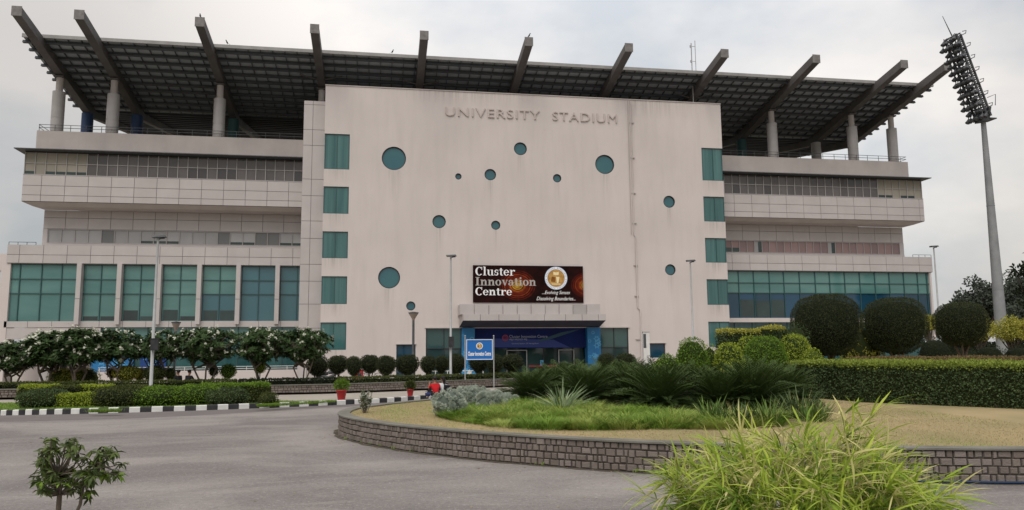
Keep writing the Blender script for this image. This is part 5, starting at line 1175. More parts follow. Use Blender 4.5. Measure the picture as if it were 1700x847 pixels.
# ---- island: large dark topiaries
def big(px0, px1, pt, pb, dp, label, seed):
    d = ray((px0+px1)/2, 560); P = C0+d*dp; X, Y = float(P[0]), float(P[1]); w_ = (px1-px0)/FPX*dp*.93; z1 = hgt((px0+px1)/2, pt+2, (X, Y)); zb = hgt((px0+px1)/2, pb, (X, Y)); z0 = .5
    return lollipop('round_topiary', X, Y, z0, w_, z1-zb, z1-z0, label, m='leaf_topiary', core='core_dark', p=3.0, dens=1500, L=.045, W=.028, tr=.09, forks=6, seed=seed, amp=.07, taper=.2, group='three large round topiaries on the island')
big(1318, 1428, 489, 588, 31, 'largest dark round topiary, left one of three behind the long hedge', 1)
big(1437, 1536, 494, 585, 32, 'large dark round topiary, middle one of three behind the long hedge', 2)
big(1556, 1637, 501, 573, 34, 'large dark round topiary on a visible trunk, right one of three behind the long hedge', 3)
# ---- island: bright clipped balls
def yb2(px0, px1, pt, pb, dp, label, **kw):
    P = C0+ray((px0+px1)/2, pb)*dp; X, Y = float(P[0]), float(P[1]); w_ = (px1-px0)/FPX*dp; z1 = hgt((px0+px1)/2, pt, (X, Y)); z0 = .52
    return ball('clipped_ball', X, Y, z0, w_, z1-z0, label, dens=1500, L=.05, W=.036, group='bright clipped balls on the island', **kw)
kw = dict(m='leaf_yellow', core='core_green')
yb2(1124, 1175, 561, 612, 25, 'tall bright green clipped ball at the left end of the ball group', m='leaf_green', core='core_green', p=2.6)
yb2(1083, 1130, 589, 612, 24.5, 'low green shrub in front of the leftmost clipped ball', m='leaf_green', core='core_green', amp=.08)
yb2(1165, 1192, 571, 612, 26, 'narrow yellow green ball behind the leftmost tall ball', **kw)
yb2(1186, 1236, 569, 612, 25.5, 'medium yellow green clipped ball left of the big central one', **kw)
yb2(1236, 1306, 559, 618, 26.0, 'big rounded green ball in the centre of the clipped ball group', m='leaf_green', core='core_green', p=2.6, w2=1.4)
yb2(1220, 1268, 558, 600, 27.0, 'yellow green mound behind the medium ball', **kw)
yb2(1285, 1345, 556, 612, 28, 'yellow green mound on the right shoulder of the big central ball', **kw, p=2.8)
yb2(1332, 1368, 578, 600, 26.5, 'small flat bright yellow ball at the right end of the group', m='leaf_yellow', core='core_yellow')
yb2(1196, 1238, 598, 616, 24, 'low yellow green ball between the palms and the medium ball', **kw)
P = C0+ray(1225, 560)*28; hedge('variegated_hedge', P[0], P[1], wid(1197, 1255, P), 1.2, .5, hgt(1225, 548, P), -.05, 'grey green variegated box hedge behind the clipped balls', m='leaf_hedge', core='core_olive', top='leaf_gold', dens=600, L=.06)
P = C0+ray(1275, 560)*28.5; hedge('variegated_hedge', P[0], P[1], wid(1246, 1306, P), 1.2, .5, hgt(1275, 542, P), .1, 'rounded variegated hedge behind the big central ball', m='leaf_hedge', core='core_olive', top='leaf_gold', dens=600, L=.06, amp=.12, rnd_=.5)
P = C0+ray(1320, 550)*30; ball('variegated_bush', P[0], P[1], .5, wid(1300, 1345, P), hgt(1320, 536, P)-.5, 'pale variegated bush left of the largest round topiary', m='leaf_hedge', core='core_olive', dens=450, amp=.1)
P = C0+ray(1428, 560)*33; ball('variegated_bush', P[0], P[1], .5, wid(1400, 1460, P), hgt(1428, 540, P)-.5, 'tall loose yellow green bush between the left and middle round topiaries', m='leaf_gold', core='core_olive', dens=220, amp=.2, L=.1, W=.05)
# ---- the long hedge
hA = np.array(on(1428, 672, .53)); hB = np.array(on(1700, 684, .53)); d_ = unit(hB-hA); nrm = np.array([-d_[1], d_[0]]); hE = hA+d_*9
c = (hA+hE)/2+nrm*2.0; zt_ = hgt(1430, 602, hA)
hedge('long_hedge', c[0], c[1], 9.0, 4.0, .53, zt_, math.atan2(d_[1], d_[0]), 'long wide clipped hedge with a bright yellow green top across the right of the island', m='leaf_hedge', core='core_olive', top='leaf_hedgetop', dens=950, L=.062, W=.042, amp=.07)
hC = np.array(on(1288, 660, .53)); d2 = unit(hA-hC); n2 = np.array([-d2[1], d2[0]]); L2 = float(np.linalg.norm(hA-hC)); c = (hA+hC)/2+n2*1.6-d2*.02
hedge('corner_hedge', c[0], c[1], L2-.05, 3.0, .53, zt_+.015, math.atan2(d2[1], d2[0]), 'clipped hedge turning back behind the palms at the left end of the long hedge', m='leaf_hedge', core='core_olive', top='leaf_hedgetop', dens=950, L=.062, W=.042, amp=.07)
c = (hA+hE)/2+nrm*6.3-d_*.5
hedge('bronze_hedge', c[0], c[1], 13, 3.6, .53, zt_+.08, math.atan2(d_[1], d_[0]), 'wide flat hedge with bronze young shoots behind the long green hedge', m='leaf_hedge', core='core_dark', top='leaf_red', dens=420, L=.06, amp=.05)
# bare stems under the hedge
mb = MB(); st = thing('hedge_stems', (hA[0], hA[1], .5), 'bare brown stems showing along the foot of the long hedge', 'stems')
for k in range(22):
    p = d_*(.3+k*.4+rnd.uniform(-.18, .18))-nrm*.015; mb.tube([(p[0], p[1], 0), (p[0]+rnd.uniform(-.12, .12), p[1]+.05, .15+rnd.random()*.2)], [.013, .006], 'bark', 5)
mb.build('stem', st)
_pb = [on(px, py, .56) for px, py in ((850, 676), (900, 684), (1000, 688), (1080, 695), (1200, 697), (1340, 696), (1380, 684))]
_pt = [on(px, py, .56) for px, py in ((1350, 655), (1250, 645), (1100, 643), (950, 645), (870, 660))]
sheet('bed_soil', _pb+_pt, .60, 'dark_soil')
# ---- cycads
def cycad(seed, loc, label, R_=1.2, nf=96):
    r_ = random.Random(seed); g = np.random.default_rng(seed); t = thing('sago_palm', loc, label, 'palm', 'dark sago palms in the middle of the island'); mb = MB(); st = MB()
    for k in range(nf):
        az = k*2.39996+r_.uniform(-.15, .15); el = math.radians(np.interp(k/nf, [0, .5, 1], [4, 46, 82])+r_.uniform(-6, 6)); Lf = R_*r_.uniform(.85, 1.1)*(.85+.2*math.sin(el)); n = 34
        s_ = np.linspace(0, 1, n); ang = el-s_**1.5*(.65+.25*r_.random()); dr = np.cos(ang); dz = np.sin(ang); rr = np.cumsum(dr)*Lf/n+.06; zz = np.cumsum(dz)*Lf/n+.16
        C = np.stack([rr*math.cos(az), rr*math.sin(az), zz], 1); T = np.gradient(C, axis=0); T = unit(T); S = np.array([-math.sin(az), math.cos(az), 0]); U = np.cross(S[None], T) * -1
        st.tube(C[::6], [.012]*len(C[::6]), 'leaf_cycad', 4, cap=False, var=.3)
        k0 = 4; prof = np.sin(np.clip(s_[k0:]*.9+.12, 0, 1)*math.pi)**.5
        for sg in (-1, 1):
            D = unit(S[None]*sg*1.0+T[k0:]*.55+U[k0:]*.35); jit = g.normal(0, .05, D.shape)
            mb.leaves(C[k0:], unit(D+jit), unit(U[k0:]-S*sg*.3), .2*prof*R_, .021, 'leaf_cycad', np.clip(g.random(n-k0)*.7+(.3 if k < nf*.4 else 0), 0, 1))
    mb.build('fronds', t); st.build('midribs', t); q = MB(); q.tube([(0, 0, -.02), (0, 0, .18)], [.13, .11], 'bark', 10); q.build('trunk', t); return t
CY = [(880, 672, .92, 'leftmost sago palm, its fronds reaching over the silver shrubs'), (925, 664, 1.0, 'sago palm behind the striped spider plant'), (972, 674, 1.0, 'sago palm just right of the striped spider plant'), (1010, 664, 1.05, 'tall sago palm below the right entrance pillar'), (1052, 672, 1.0, 'sago palm in the middle of the dark palm bed'), (1098, 684, 1.08, 'broad low sago palm at the front of the palm bed above the bright grass'), (1105, 660, 1.05, 'sago palm at the back of the bed below the leftmost clipped ball'), (1148, 672, 1.0, 'sago palm between the broad low one and the fan shaped one'), (1178, 660, 1.05, 'back sago palm below the medium clipped ball'), (1196, 684, .95, 'front sago palm left of the big fan shaped one'), (1250, 683, 1.12, 'big fan shaped sago palm in front of the bright clipped balls'), (1302, 674, .95, 'rightmost sago palm against the corner of the clipped hedge'), (1240, 662, 1.0, 'back sago palm half hidden by the big fan shaped one'), (950, 652, 1.0, 'back sago palm in front of the entrance doors'), (1045, 652, 1.0, 'back sago palm before the right flank window')]
for i, (px, py, rr, lab) in enumerate(CY):
    x, y = on(px, py, .55)
    if i < 3: o = cycad(i+5, (x, y, .52), lab); cyt = (cyt if i else [])+[o]; o.scale = (rr, rr, rr)
    else: copy_tree(cyt[i % 3], (x, y, .52), lab, rz=i*1.7, sc=rr)
# ---- strap leaved clumps
def blades(mb, n, cx, cy, z, rad, L, W, m, up=1.0, bend=.5, g=RG, seg=4, spread=.8):
    a = g.random(n)*6.283; r_ = rad*np.sqrt(g.random(n)); P = np.stack([cx+r_*np.cos(a), cy+r_*np.sin(a), np.full(n, z)], 1); a2 = a+g.normal(0, .5, n)
    D = unit(np.stack([np.cos(a2)*spread*g.random(n), np.sin(a2)*spread*g.random(n), np.full(n, up)], 1)); Nn = unit(np.stack([-np.cos(a2)*.6, -np.sin(a2)*.6, np.full(n, .6)], 1)); Nn[:, 2] = np.abs(Nn[:, 2])
    l = L*g.uniform(.6, 1.15, n); mb.leaves(P, D, Nn, l, W*g.uniform(.7, 1.2, n), m, None, bend, seg)
x, y = on(935, 686, .55); t = thing('spider_plant', (x, y, .53), 'striped pale green spider plant between the silver shrubs and the dark palms', 'plant'); mb = MB(); blades(mb, 150, 0, 0, 0, .14, .92, .034, 'leaf_varieg', spread=1.5, bend=.42); mb.build('leaves', t)
for i, (px, py, Lb, lab) in enumerate([(1185, 702, .6, 'upright green lily clump left of the bamboo top'), (1225, 706, .55, 'low lily clump with dry stalks behind the bamboo top'), (1275, 704, .6, 'lily clump in front of the big fan shaped palm'), (1325, 694, .75, 'tall dark lily clump before the hedge corner'), (1352, 700, .6, 'rightmost lily clump at the foot of the hedge')]):
    x, y = on(px, py, .55); t = thing('lily_clump', (x, y, .53), lab, 'plant', 'strap leaved lilies on the island'); mb = MB(); blades(mb, 90, 0, 0, 0, .28, Lb, .03, 'leaf_hedge' if i % 2 else 'leaf_lily', spread=.9, bend=.3); blades(mb, 22, 0, 0, 0, .3, Lb*.9, .012, 'leaf_straw', spread=1.2, bend=.2); mb.build('leaves', t)
# ---- bright ground cover and lawn blades
def region(front, back, n, z, fn):
    F = [on(px, py, .55) for px, py in front]; B = [on(px, py, .58) for px, py in back]; poly = F+B[::-1]; xs = [p[0] for p in poly]; ys = [p[1] for p in poly]; out = []
    while len(out) < n:
        q = RG.uniform([min(xs), min(ys)], [max(xs), max(ys)], (2000, 2)); out += [p for p in q if inside(p[0], p[1], poly)]
    return np.array(out[:n])
q = region([(728, 691), (760, 698), (820, 706), (900, 711), (1000, 712), (1100, 711), (1200, 712), (1300, 708)], [(728, 688), (760, 682), (845, 668), (900, 672), (1000, 682), (1100, 690), (1200, 692), (1300, 694)], 42000, .5, None)
cl = region([(728, 691), (760, 698), (820, 706), (900, 711), (1000, 712), (1100, 711), (1200, 712), (1300, 708)], [(728, 688), (760, 682), (845, 668), (900, 672), (1000, 682), (1100, 690), (1200, 692), (1300, 694)], 260, .5, None)
ch = RG.uniform(.12, .34, 260); ct = RG.random(260); n = len(q); idx = np.array([np.argmin((cl[:, 0]-p[0])**2+(cl[:, 1]-p[1])**2) for p in q]); dc = q-cl[idx]; rr_ = np.hypot(dc[:, 0], dc[:, 1])
hh = ch[idx]*np.clip(1.15-rr_*1.6, .35, 1.1)+.03; z = np.array([lawn_h(a, b) for a, b in q]); a = np.arctan2(dc[:, 1], dc[:, 0])+RG.normal(0, .7, n)
D = unit(np.stack([np.cos(a)*.75, np.sin(a)*.75, np.full(n, 1.25)], 1)); mb = MB(); vv = np.clip(ct[idx]*.6+RG.random(n)*.5-.05, 0, 1)
for k_, m_ in ((ct[idx] < .35, 'leaf_lime'), (ct[idx] >= .35, 'leaf_grass')): mb.leaves(np.c_[q, z][k_], D[k_], unit(np.stack([-np.cos(a), -np.sin(a), np.full(n, .9)], 1))[k_], (hh*RG.uniform(.8, 1.5, n))[k_], .014, m_, vv[k_], .5, 2)
o = mb.build('ground_cover'); o['kind'] = 'stuff'
tag(o, 'bright green grassy ground cover in front of the dark palms', 'ground cover')
# lawn blades
q = RG.uniform([-1, 11], [13, 26], (150000, 2)); poly = [tuple(p) for p in inn]+[(34, 7.0)]
def inside_np(q, poly):
    x, y = q[:, 0], q[:, 1]; c = np.zeros(len(q), bool); j = len(poly)-1
    for i in range(len(poly)):
        xi, yi = poly[i]; xj, yj = poly[j]
        with np.errstate(divide='ignore', invalid='ignore'): k = ((yi > y) != (yj > y)) & (x < (xj-xi)*(y-yi)/(yj-yi+1e-12)+xi)
        c ^= k; j = i
    return c
q = q[inside_np(q, poly)]; dd = np.min(np.hypot(q[:, :1]-inn[None, :, 0], q[:, 1:]-inn[None, :, 1]), axis=1); z = .49+np.minimum(dd, 6)*.018
q = q[:90000]; z = z[:90000]; n = len(q); a = RG.random(n)*6.283; D = unit(np.stack([np.cos(a)*.9, np.sin(a)*.9, np.full(n, .6)], 1)); mb = MB()
gr = lump(np.c_[q, q[:, :1]], .9)+RG.normal(0, .3, n) > .35
for k, m in ((gr, 'leaf_grass'), (~gr, 'leaf_dry')): mb.leaves(np.c_[q, z-.005][k], D[k], unit(np.stack([-np.cos(a), -np.sin(a), np.full(n, .9)], 1))[k], RG.uniform(.025, .075, k.sum()), .007, m)
o = mb.build('lawn_grass'); tag(o, 'short dry golden grass on the island', 'grass', kind='stuff')
# verge grass
q = RG.uniform([-30, 30.5], [-2, 36.5], (90000, 2)); poly = [tuple(p) for p in vs0]+path_edge[::-1]; q = q[inside_np(q, poly)]; n = len(q); a = RG.random(n)*6.283; mb = MB()
D = unit(np.stack([np.cos(a)*.7, np.sin(a)*.7, np.full(n, .8)], 1)); mb.leaves(np.c_[q, np.full(n, .118)], D, unit(np.stack([-np.cos(a), -np.sin(a), np.full(n, .9)], 1)), RG.uniform(.04, .11, n), .012, 'leaf_grass', RG.uniform(.3, 1, n))
# tufts spilling over the kerb
for (px0, px1) in ((455, 556), (150, 200), (430, 460)):
    for k in range(900):
        px = rnd.uniform(px0, px1); x, y = on(px, np.interp(px, [0, 250, 450, 556], [686, 682, 674, 667]), .15); x += rnd.gauss(0, .05); y += rnd.gauss(-.02, .06)
        mb.leaves([(x, y, .12)], np.array([[rnd.gauss(0, .4), rnd.gauss(-.3, .4), .6]]), np.array([[0, -.5, .8]]), .16, .014, 'leaf_grass', np.array([.4+.5*rnd.random()]))
o = mb.build('verge_grass'); tag(o, 'green grass on the verge behind the striped kerb', 'grass', kind='stuff')
# ---- silver shrubs
def silver(px, py, wpx, hpx, label, seed):
    x, y = on(px, py, .55); w_ = wid(0, wpx, (x, y, .8)); h = hpx/FPX*depth((x, y, .8)); y += w_*.3; g = np.random.default_rng(seed); t = thing('silver_shrub', (x, y, .5), label, 'shrub', 'silver grey shrubs at the left of the palm bed'); mb = MB()
    core_blob(mb, w_/2, w_*.4, h*.62, 2.3, h*.38, 'core_silver', .82, .8); n = int(115*w_*w_); P, G = superell(n, w_/2, w_*.4, h*.62, 2.3, .7); P = P+G*(lump(P, 5, seed)*.09)[:, None]; P[:, 2] += h*.38
    for i in range(n):
        if P[i, 2] < .02: continue
        r_ = g.uniform(.05, .085); k = 130; d = unit(g.normal(0, 1, (k, 3))+G[i]*.6); mb.leaves(P[i]+d*r_*.55-G[i]*.03, unit(d+g.normal(0, .3, (k, 3))), unit(g.normal(0, 1, (k, 3))), r_*.8, .013, 'leaf_silver', np.clip(g.random(k)*.7+.3*g.random(), 0, 1))
    mb.build('foliage', t)
silver(748, 690, 56, 46, 'lowest silver grey shrub nearest the lawn, left front of the clump', 3)
silver(782, 681, 66, 42, 'tallest silver grey shrub in the middle of the clump under the name board', 5)
silver(815, 684, 52, 34, 'silver grey shrub at the right of the clump touching the palm fronds', 7)
silver(843, 676, 44, 24, 'small silver grey shrub half under the leftmost palm', 9)
x, y = on(606, 684, .53); t = thing('rim_bush', (x, y, .5), 'thin grey green bush growing at the left tip of the island wall', 'shrub'); mb = MB(); g = np.random.default_rng(4)
for k in range(26):
    a = g.random()*6.28; q = g.random()*.2; tip = np.array([q*math.cos(a), q*math.sin(a), g.uniform(.3, .62)]); mb.tube([(q*.3*math.cos(a), q*.3*math.sin(a), 0), tip*np.array([.8, .8, .5]), tip], [.006, .005, .003], 'bark_pale', 4)
    for s_ in np.linspace(.25, 1, 9): 
        c_ = tip*np.array([s_, s_, s_]); n = 7; mb.leaves(np.repeat(c_[None], n, 0), unit(g.normal(0, 1, (n, 3))+np.array([0, 0, .4])), unit(g.normal(0, 1, (n, 3))), .05, .022, 'leaf_silver' if g.random() < .45 else 'leaf_olive')
mb.build('foliage', t)
# ---- trees at the right, near and far
def loose_tree(name, px, pt, pb, wpx, dp, label, m='leaf_gold', seed=1, nb=26, L=.12, W=.06, per=170, cat='tree', group=None, z0=.1, blobr=.3, hole=1.0):
    P = C0+ray(px, (pt+pb)/2)*dp; X, Y = float(P[0]), float(P[1]); H = hgt(px, pt, (X, Y)); zb = max(hgt(px, pb, (X, Y)), .6); w_ = wpx/FPX*dp; g = np.random.default_rng(seed); t = thing(name, (X, Y, z0), label, cat, group); mb = MB(); lf = MB()
    hc = (H-zb)/2; zc = (H+zb)/2-z0; tr = max(.04, .022*H)
    d = unit(g.normal(0, 1, (nb, 3))); T = d*(g.random((nb, 1))**.5)*np.array([w_/2, w_/2, hc])*.82+np.array([0, 0, zc]); fk = np.array([0, 0, max(.25, (zb-z0)*.75)])
    mb.tube([(0, 0, -.1), (.04*H*(g.random()-.5), 0, fk[2]*.5), fk], [tr*1.3, tr, tr*.85], 'bark', 8)
    for q in T:
        mb.tube([fk, fk*.45+q*.55+g.normal(0, .03*w_, 3), q], [tr*.55, tr*.35, tr*.12], 'bark', 5, cap=False); r_ = blobr*w_*g.uniform(.45, .8)
        k = per; e = unit(g.normal(0, 1, (k, 3))); pp = q+e*(g.random((k, 1))**.4)*r_*np.array([1, 1, .72]); lf.leaves(pp, unit(e+g.normal(0, .6, (k, 3))), unit(g.normal(0, .6, (k, 3))+e+np.array([0, 0, .5])), L*g.uniform(.6, 1.3, k), W, m, np.clip(g.random(k)*.7+.3*g.random(), 0, 1), bend=.2)
    lf.build('crown', t); mb.build('trunk', t); return t
g1 = 'small loose trees beyond the island'
loose_tree('small_tree', 1541, 520, 555, 34, 44, 'small yellow green tree between the middle and right round topiaries', seed=2, group=g1, nb=18)
loose_tree('small_tree', 1625, 515, 572, 50, 46, 'small yellow green tree just right of the right round topiary', seed=3, group=g1)
loose_tree('small_tree', 1678, 524, 572, 60, 44, 'wide yellow green tree with thin stems right of the floodlight mast', seed=4, group=g1)
loose_tree('small_tree', 1716, 520, 572, 50, 42, 'small yellow green tree cut by the right edge of the photo', seed=5, group=g1)
g2 = 'large hazy trees in the distance at the right'
loose_tree('large_tree', 1596, 486, 560, 60, 115, 'low dense distant tree behind the right round topiary', m='leaf_far', seed=6, nb=40, L=.5, W=.3, per=150, group=g2)
loose_tree('large_tree', 1628, 456, 560, 92, 110, 'big open crowned distant tree left of the floodlight mast', m='leaf_far', seed=7, nb=60, L=.45, W=.28, per=110, group=g2, blobr=.22)
loose_tree('large_tree', 1690, 452, 560, 110, 120, 'big distant tree right of the floodlight mast', m='leaf_far', seed=8, nb=70, L=.5, W=.3, per=130, group=g2, blobr=.24)
loose_tree('large_tree', 1570, 515, 570, 60, 130, 'lowest distant tree at the end of the building', m='leaf_far', seed=9, nb=30, L=.5, W=.3, per=120, group=g2)
loose_tree('large_tree', 1722, 398, 560, 78, 60, 'tall dark tree reaching into the photo at the right edge', m='leaf_dark', seed=10, nb=46, L=.3, W=.17, per=90, group=g2, blobr=.2)
loose_tree('large_tree', 1760, 470, 570, 130, 90, 'dense distant tree beyond the right edge of the island', m='leaf_far', seed=11, nb=50, L=.45, W=.3, per=120, group=g2)
for (a, b, pt, dp, lab) in ((1528, 1577, 560, 38, 'low dark clipped mound left of the right round topiary'), (1620, 1664, 572, 40, 'low dark clipped mound under the small yellow green tree'), (1668, 1712, 574, 40, 'low dark clipped mound at the right edge'), (1578, 1625, 578, 44, 'low green mound below the right round topiary')):
    P = C0+ray((a+b)/2, 590)*dp; ball('clipped_mound', P[0], P[1], .1, (b-a)/FPX*dp, hgt((a+b)/2, pt, P)-.1, lab, m='leaf_dark', core='core_dark', dens=300, group='low clipped mounds behind the long hedge', p=2.8)
P = C0+ray(1640, 578)*75; hedge('far_hedge', P[0]+8, P[1], 60, 3, 0, 2.6, -.15, 'long dark hedge line closing the ground behind the floodlight mast', m='leaf_dark', core='core_dark', dens=45, L=.22, W=.14, amp=.3, rnd_=.8, lumpk=.6)
# ---- sapling at the lower left
D0 = 5.9
def sp(px, py, d=D0): p = C0+ray(px, py)*d; return np.array([float(q) for q in p])
bs = sp(97, 1045); bx_, by_ = sp(97, 847)[:2]
SP = thing('young_shrub', (bx_, by_, 0), 'young shrub with drooping green leaves on bare forked stems in the lower left corner', 'shrub'); o3 = np.array([bx_, by_, 0])
mb = MB(); lf = MB(); g = np.random.default_rng(21)
z847 = sp(97, 847)-o3; mb.tube([(0, 0, 0), (.01, 0, .5), z847+np.array([0, 0, .02]), sp(99, 820)-o3, sp(96, 790)-o3], [.026, .023, .02, .019, .015], 'bark_pale', 8)
f1 = sp(99, 822)-o3; f2 = sp(96, 790)-o3; low = np.array([.02, .0, .72])
lobes = [((108, 762), (48, 36), 30, f2), ((180, 772), (30, 22), 15, None), ((76, 797), (24, 22), 11, f1), ((112, 800), (30, 20), 10, f1), ((143, 800), (14, 30), 9, None), ((175, 745), (22, 10), 6, None), ((95, 735), (25, 14), 9, f2), ((150, 780), (18, 12), 5, None)]
m2 = sp(133, 838)-o3; m3 = sp(140, 800)-o3; mb.tube([low, (low+m2)/2+np.array([.02, 0, 0]), m2, m3], [.018, .014, .012, .009], 'bark_pale', 6)
m4 = sp(158, 768, D0+.1)-o3; mb.tube([f1, sp(125, 800)-o3, m4], [.012, .01, .008], 'bark_pale', 6)
for (c_, r_, n, src) in lobes:
    for k in range(n):
        a = g.random()*6.28; q = math.sqrt(g.random()); d = D0+g.uniform(-.3, .3)*.9; tip = sp(c_[0]+r_[0]*q*math.cos(a), c_[1]+r_[1]*q*math.sin(a), d)-o3
        s0 = src if src is not None else (m4 if c_[0] > 150 else m3); mid = (s0+tip)/2+g.normal(0, .02, 3)+np.array([0, 0, -.02]); mb.tube([s0, mid, tip], [.007, .005, .003], 'bark_pale', 5, cap=False)
        for b_ in range(2):
            pt_ = tip if b_ == 0 else (mid*.4+tip*.6); kk = 8 if b_ == 0 else 5; aa = g.random(kk)*6.28; e = np.stack([np.cos(aa), np.sin(aa), g.uniform(-.9, .5, kk)], 1)
            lf.leaves(np.repeat(pt_[None], kk, 0)+unit(e)*.008, unit(e), unit(np.stack([np.cos(aa)*.5, np.sin(aa)*.5, np.ones(kk)], 1)+g.normal(0, .3, (kk, 3))), g.uniform(.04, .08, kk), g.uniform(.018, .03, kk), 'leaf_sapling' if g.random() > .2 else 'leaf_green', None, .45, 2)
mb.build('stem', SP); lf.build('leaves', SP)
# ---- bamboo at the lower right
DB = 4.6; c_ = C0+ray(1316, 760)*DB; X0_, Y0_ = float(c_[0]), float(c_[1]); BB = thing('bamboo_clump', (X0_, Y0_, 0), 'clump of dwarf bamboo with long pale yellow green leaves in the lower right foreground', 'bamboo')
mb = MB(); lf = MB(); g = np.random.default_rng(33)
def leaf_fan(p, out, n, Lr=(.09, .25)):
    aa = g.normal(0, .8, n); e = np.repeat(unit(out)[None], n, 0)+g.normal(0, .55, (n, 3)); e = unit(e); Nn = unit(np.array([0, 0, 1.])+g.normal(0, .35, (n, 3)))
    r0 = g.random(); m = 'leaf_straw' if g.random() < np.interp(p[2], [1.0, 1.25, 1.5], [.03, .18, .34]) else ('leaf_bamboo' if g.random() < np.interp(p[2], [1.0, 1.4], [.45, .85]) else 'leaf_green'); lf.leaves(np.repeat(p[None], n, 0), e, Nn, g.uniform(*Lr, n), g.uniform(.006, .0155, n), m, np.clip(g.random(n)*.8+.2*r0, 0, 1), .38, 4)
for k in range(185):
    a = g.random()*6.283; q = .73*math.sqrt(g.random()) if k > 14 else .8*g.uniform(.75, 1.0); ht = 1.47-.36*(q/.8)**2+g.normal(0, .06)
    if k < 6: a = .1+g.normal(0, .3); q = g.uniform(.3, .5); ht = 1.60+.1*g.random()
    tip = np.array([q*math.cos(a), q*math.sin(a), ht]); b0 = np.array([.12*math.cos(a)*g.random(), .12*math.sin(a)*g.random(), 0]); mid = b0*.45+tip*.5+np.array([0, 0, .22]); ts = np.linspace(0, 1, 9)[:, None]; C = (1-ts)**2*b0+2*ts*(1-ts)*mid+ts**2*tip
    mb.tube(C, np.linspace(.006, .002, 9), 'leaf_straw' if k % 3 else 'leaf_bamboo', 5, cap=False, var=.5)
    for j in range(4, 9):
        for rep in range(2 if j > 5 else 1):
            out = unit(C[j]-C[j-1])*.7+np.array([math.cos(a+g.normal(0, .9)), math.sin(a+g.normal(0, .9)), g.uniform(-.2, .5)]); tw = C[j]+unit(out)*g.uniform(.04, .13); mb.tube([C[j], tw], [.002, .0012], 'leaf_straw', 4, cap=False, var=.4); leaf_fan(tw, out, g.integers(4, 8))
for k in range(40):  # dead twigs on top
    a = g.random()*6.283; q = .7*math.sqrt(g.random()); p = np.array([q*math.cos(a), q*math.sin(a), 1.45-.3*q*q]); mb.tube([p, p+np.array([g.normal(0, .1), g.normal(0, .1), g.uniform(.05, .2)])], [.0025, .001], 'leaf_straw', 4, cap=False, var=.2)
mb.build('culms', BB); lf.build('leaves', BB)
# ------------------------------------------------------------------ small things by the building
def rot_pt(px, py, Y): p = atY(px, py, Y); return (float(p[0]), float(Y), float(p[2]))
# red flower pots on the kerb
def pot(px, pyb, pyt, wpx, label):
    x, y = on(px, pyb, .12); P = (x, y+.35, .2); w_ = wpx/FPX*depth(P); h = (pyb-pyt)/FPX*depth(P); t = thing('flower_pot', (x, y+.35, .115), label, 'flower pot', 'red flower pots'); m = MB(); r_ = w_/2
    m.lathe([(0, 0), (r_*.62, 0), (r_*.66, h*.1), (r_*.9, h*.86), (r_, h*.87), (r_*1.02, h), (r_*.9, h), (r_*.86, h*.88), (0, h*.86)], 'red_plastic', n=24); m.build('pot', t)
    m = MB(); g = np.random.default_rng(int(px)); n = 420; e = unit(g.normal(0, 1, (n, 3))); pp = e*(g.random((n, 1))**.5)*np.array([r_*1.3, r_*1.1, h*.55])+np.array([0, 0, h*1.45]); m.leaves(pp, unit(e+np.array([0, 0, .5])), unit(g.normal(0, 1, (n, 3))), .12, .045, 'leaf_olive' if px > 600 else 'leaf_green', None, .3); m.tube([(0, 0, h*.8), (0, 0, h*1.4)], .02, 'bark', 5); m.build('plant', t)
pot(566, 665, 648, 18.5, 'larger red flower pot with a yellow green plant on the striped kerb'); pot(681.5, 659, 646.5, 12.5, 'smaller red flower pot with an olive plant behind the striped kerb')
# red hose cabinet
b = rot_pt(594, 632, 55); t = thing('hose_cabinet', (b[0], b[1], .1), 'red fire hose cabinet on legs before the beige wall', 'cabinet'); w_ = wid(586, 604, b); h0, h1 = hgt(594, 629, b)-.1, hgt(594, 615, b)-.1
m = MB(); m.box(-w_/2, w_/2, -.12, .12, h0, h1, 'red_paint'); m.box(-w_/2-.03, w_/2+.03, -.16, .14, h1, h1+.04, 'red_paint'); m.build('cabinet', t)
m = MB(); m.box(-w_/2+.05, w_/2-.05, -.14, -.12, h0+.05, h1-.05, 'red_plastic'); m.lathe([(.0, -.15), (.14, -.15), (.15, -.142)], 'black_paint', (.12, 0, (h0+h1)/2), 14, axis='y'); m.build('door', t)
for s_ in (-1, 1): m = MB(); m.box(s_*w_*.4-.03, s_*w_*.4+.03, -.05, .05, 0, h0, 'red_paint'); m.build('leg', t)
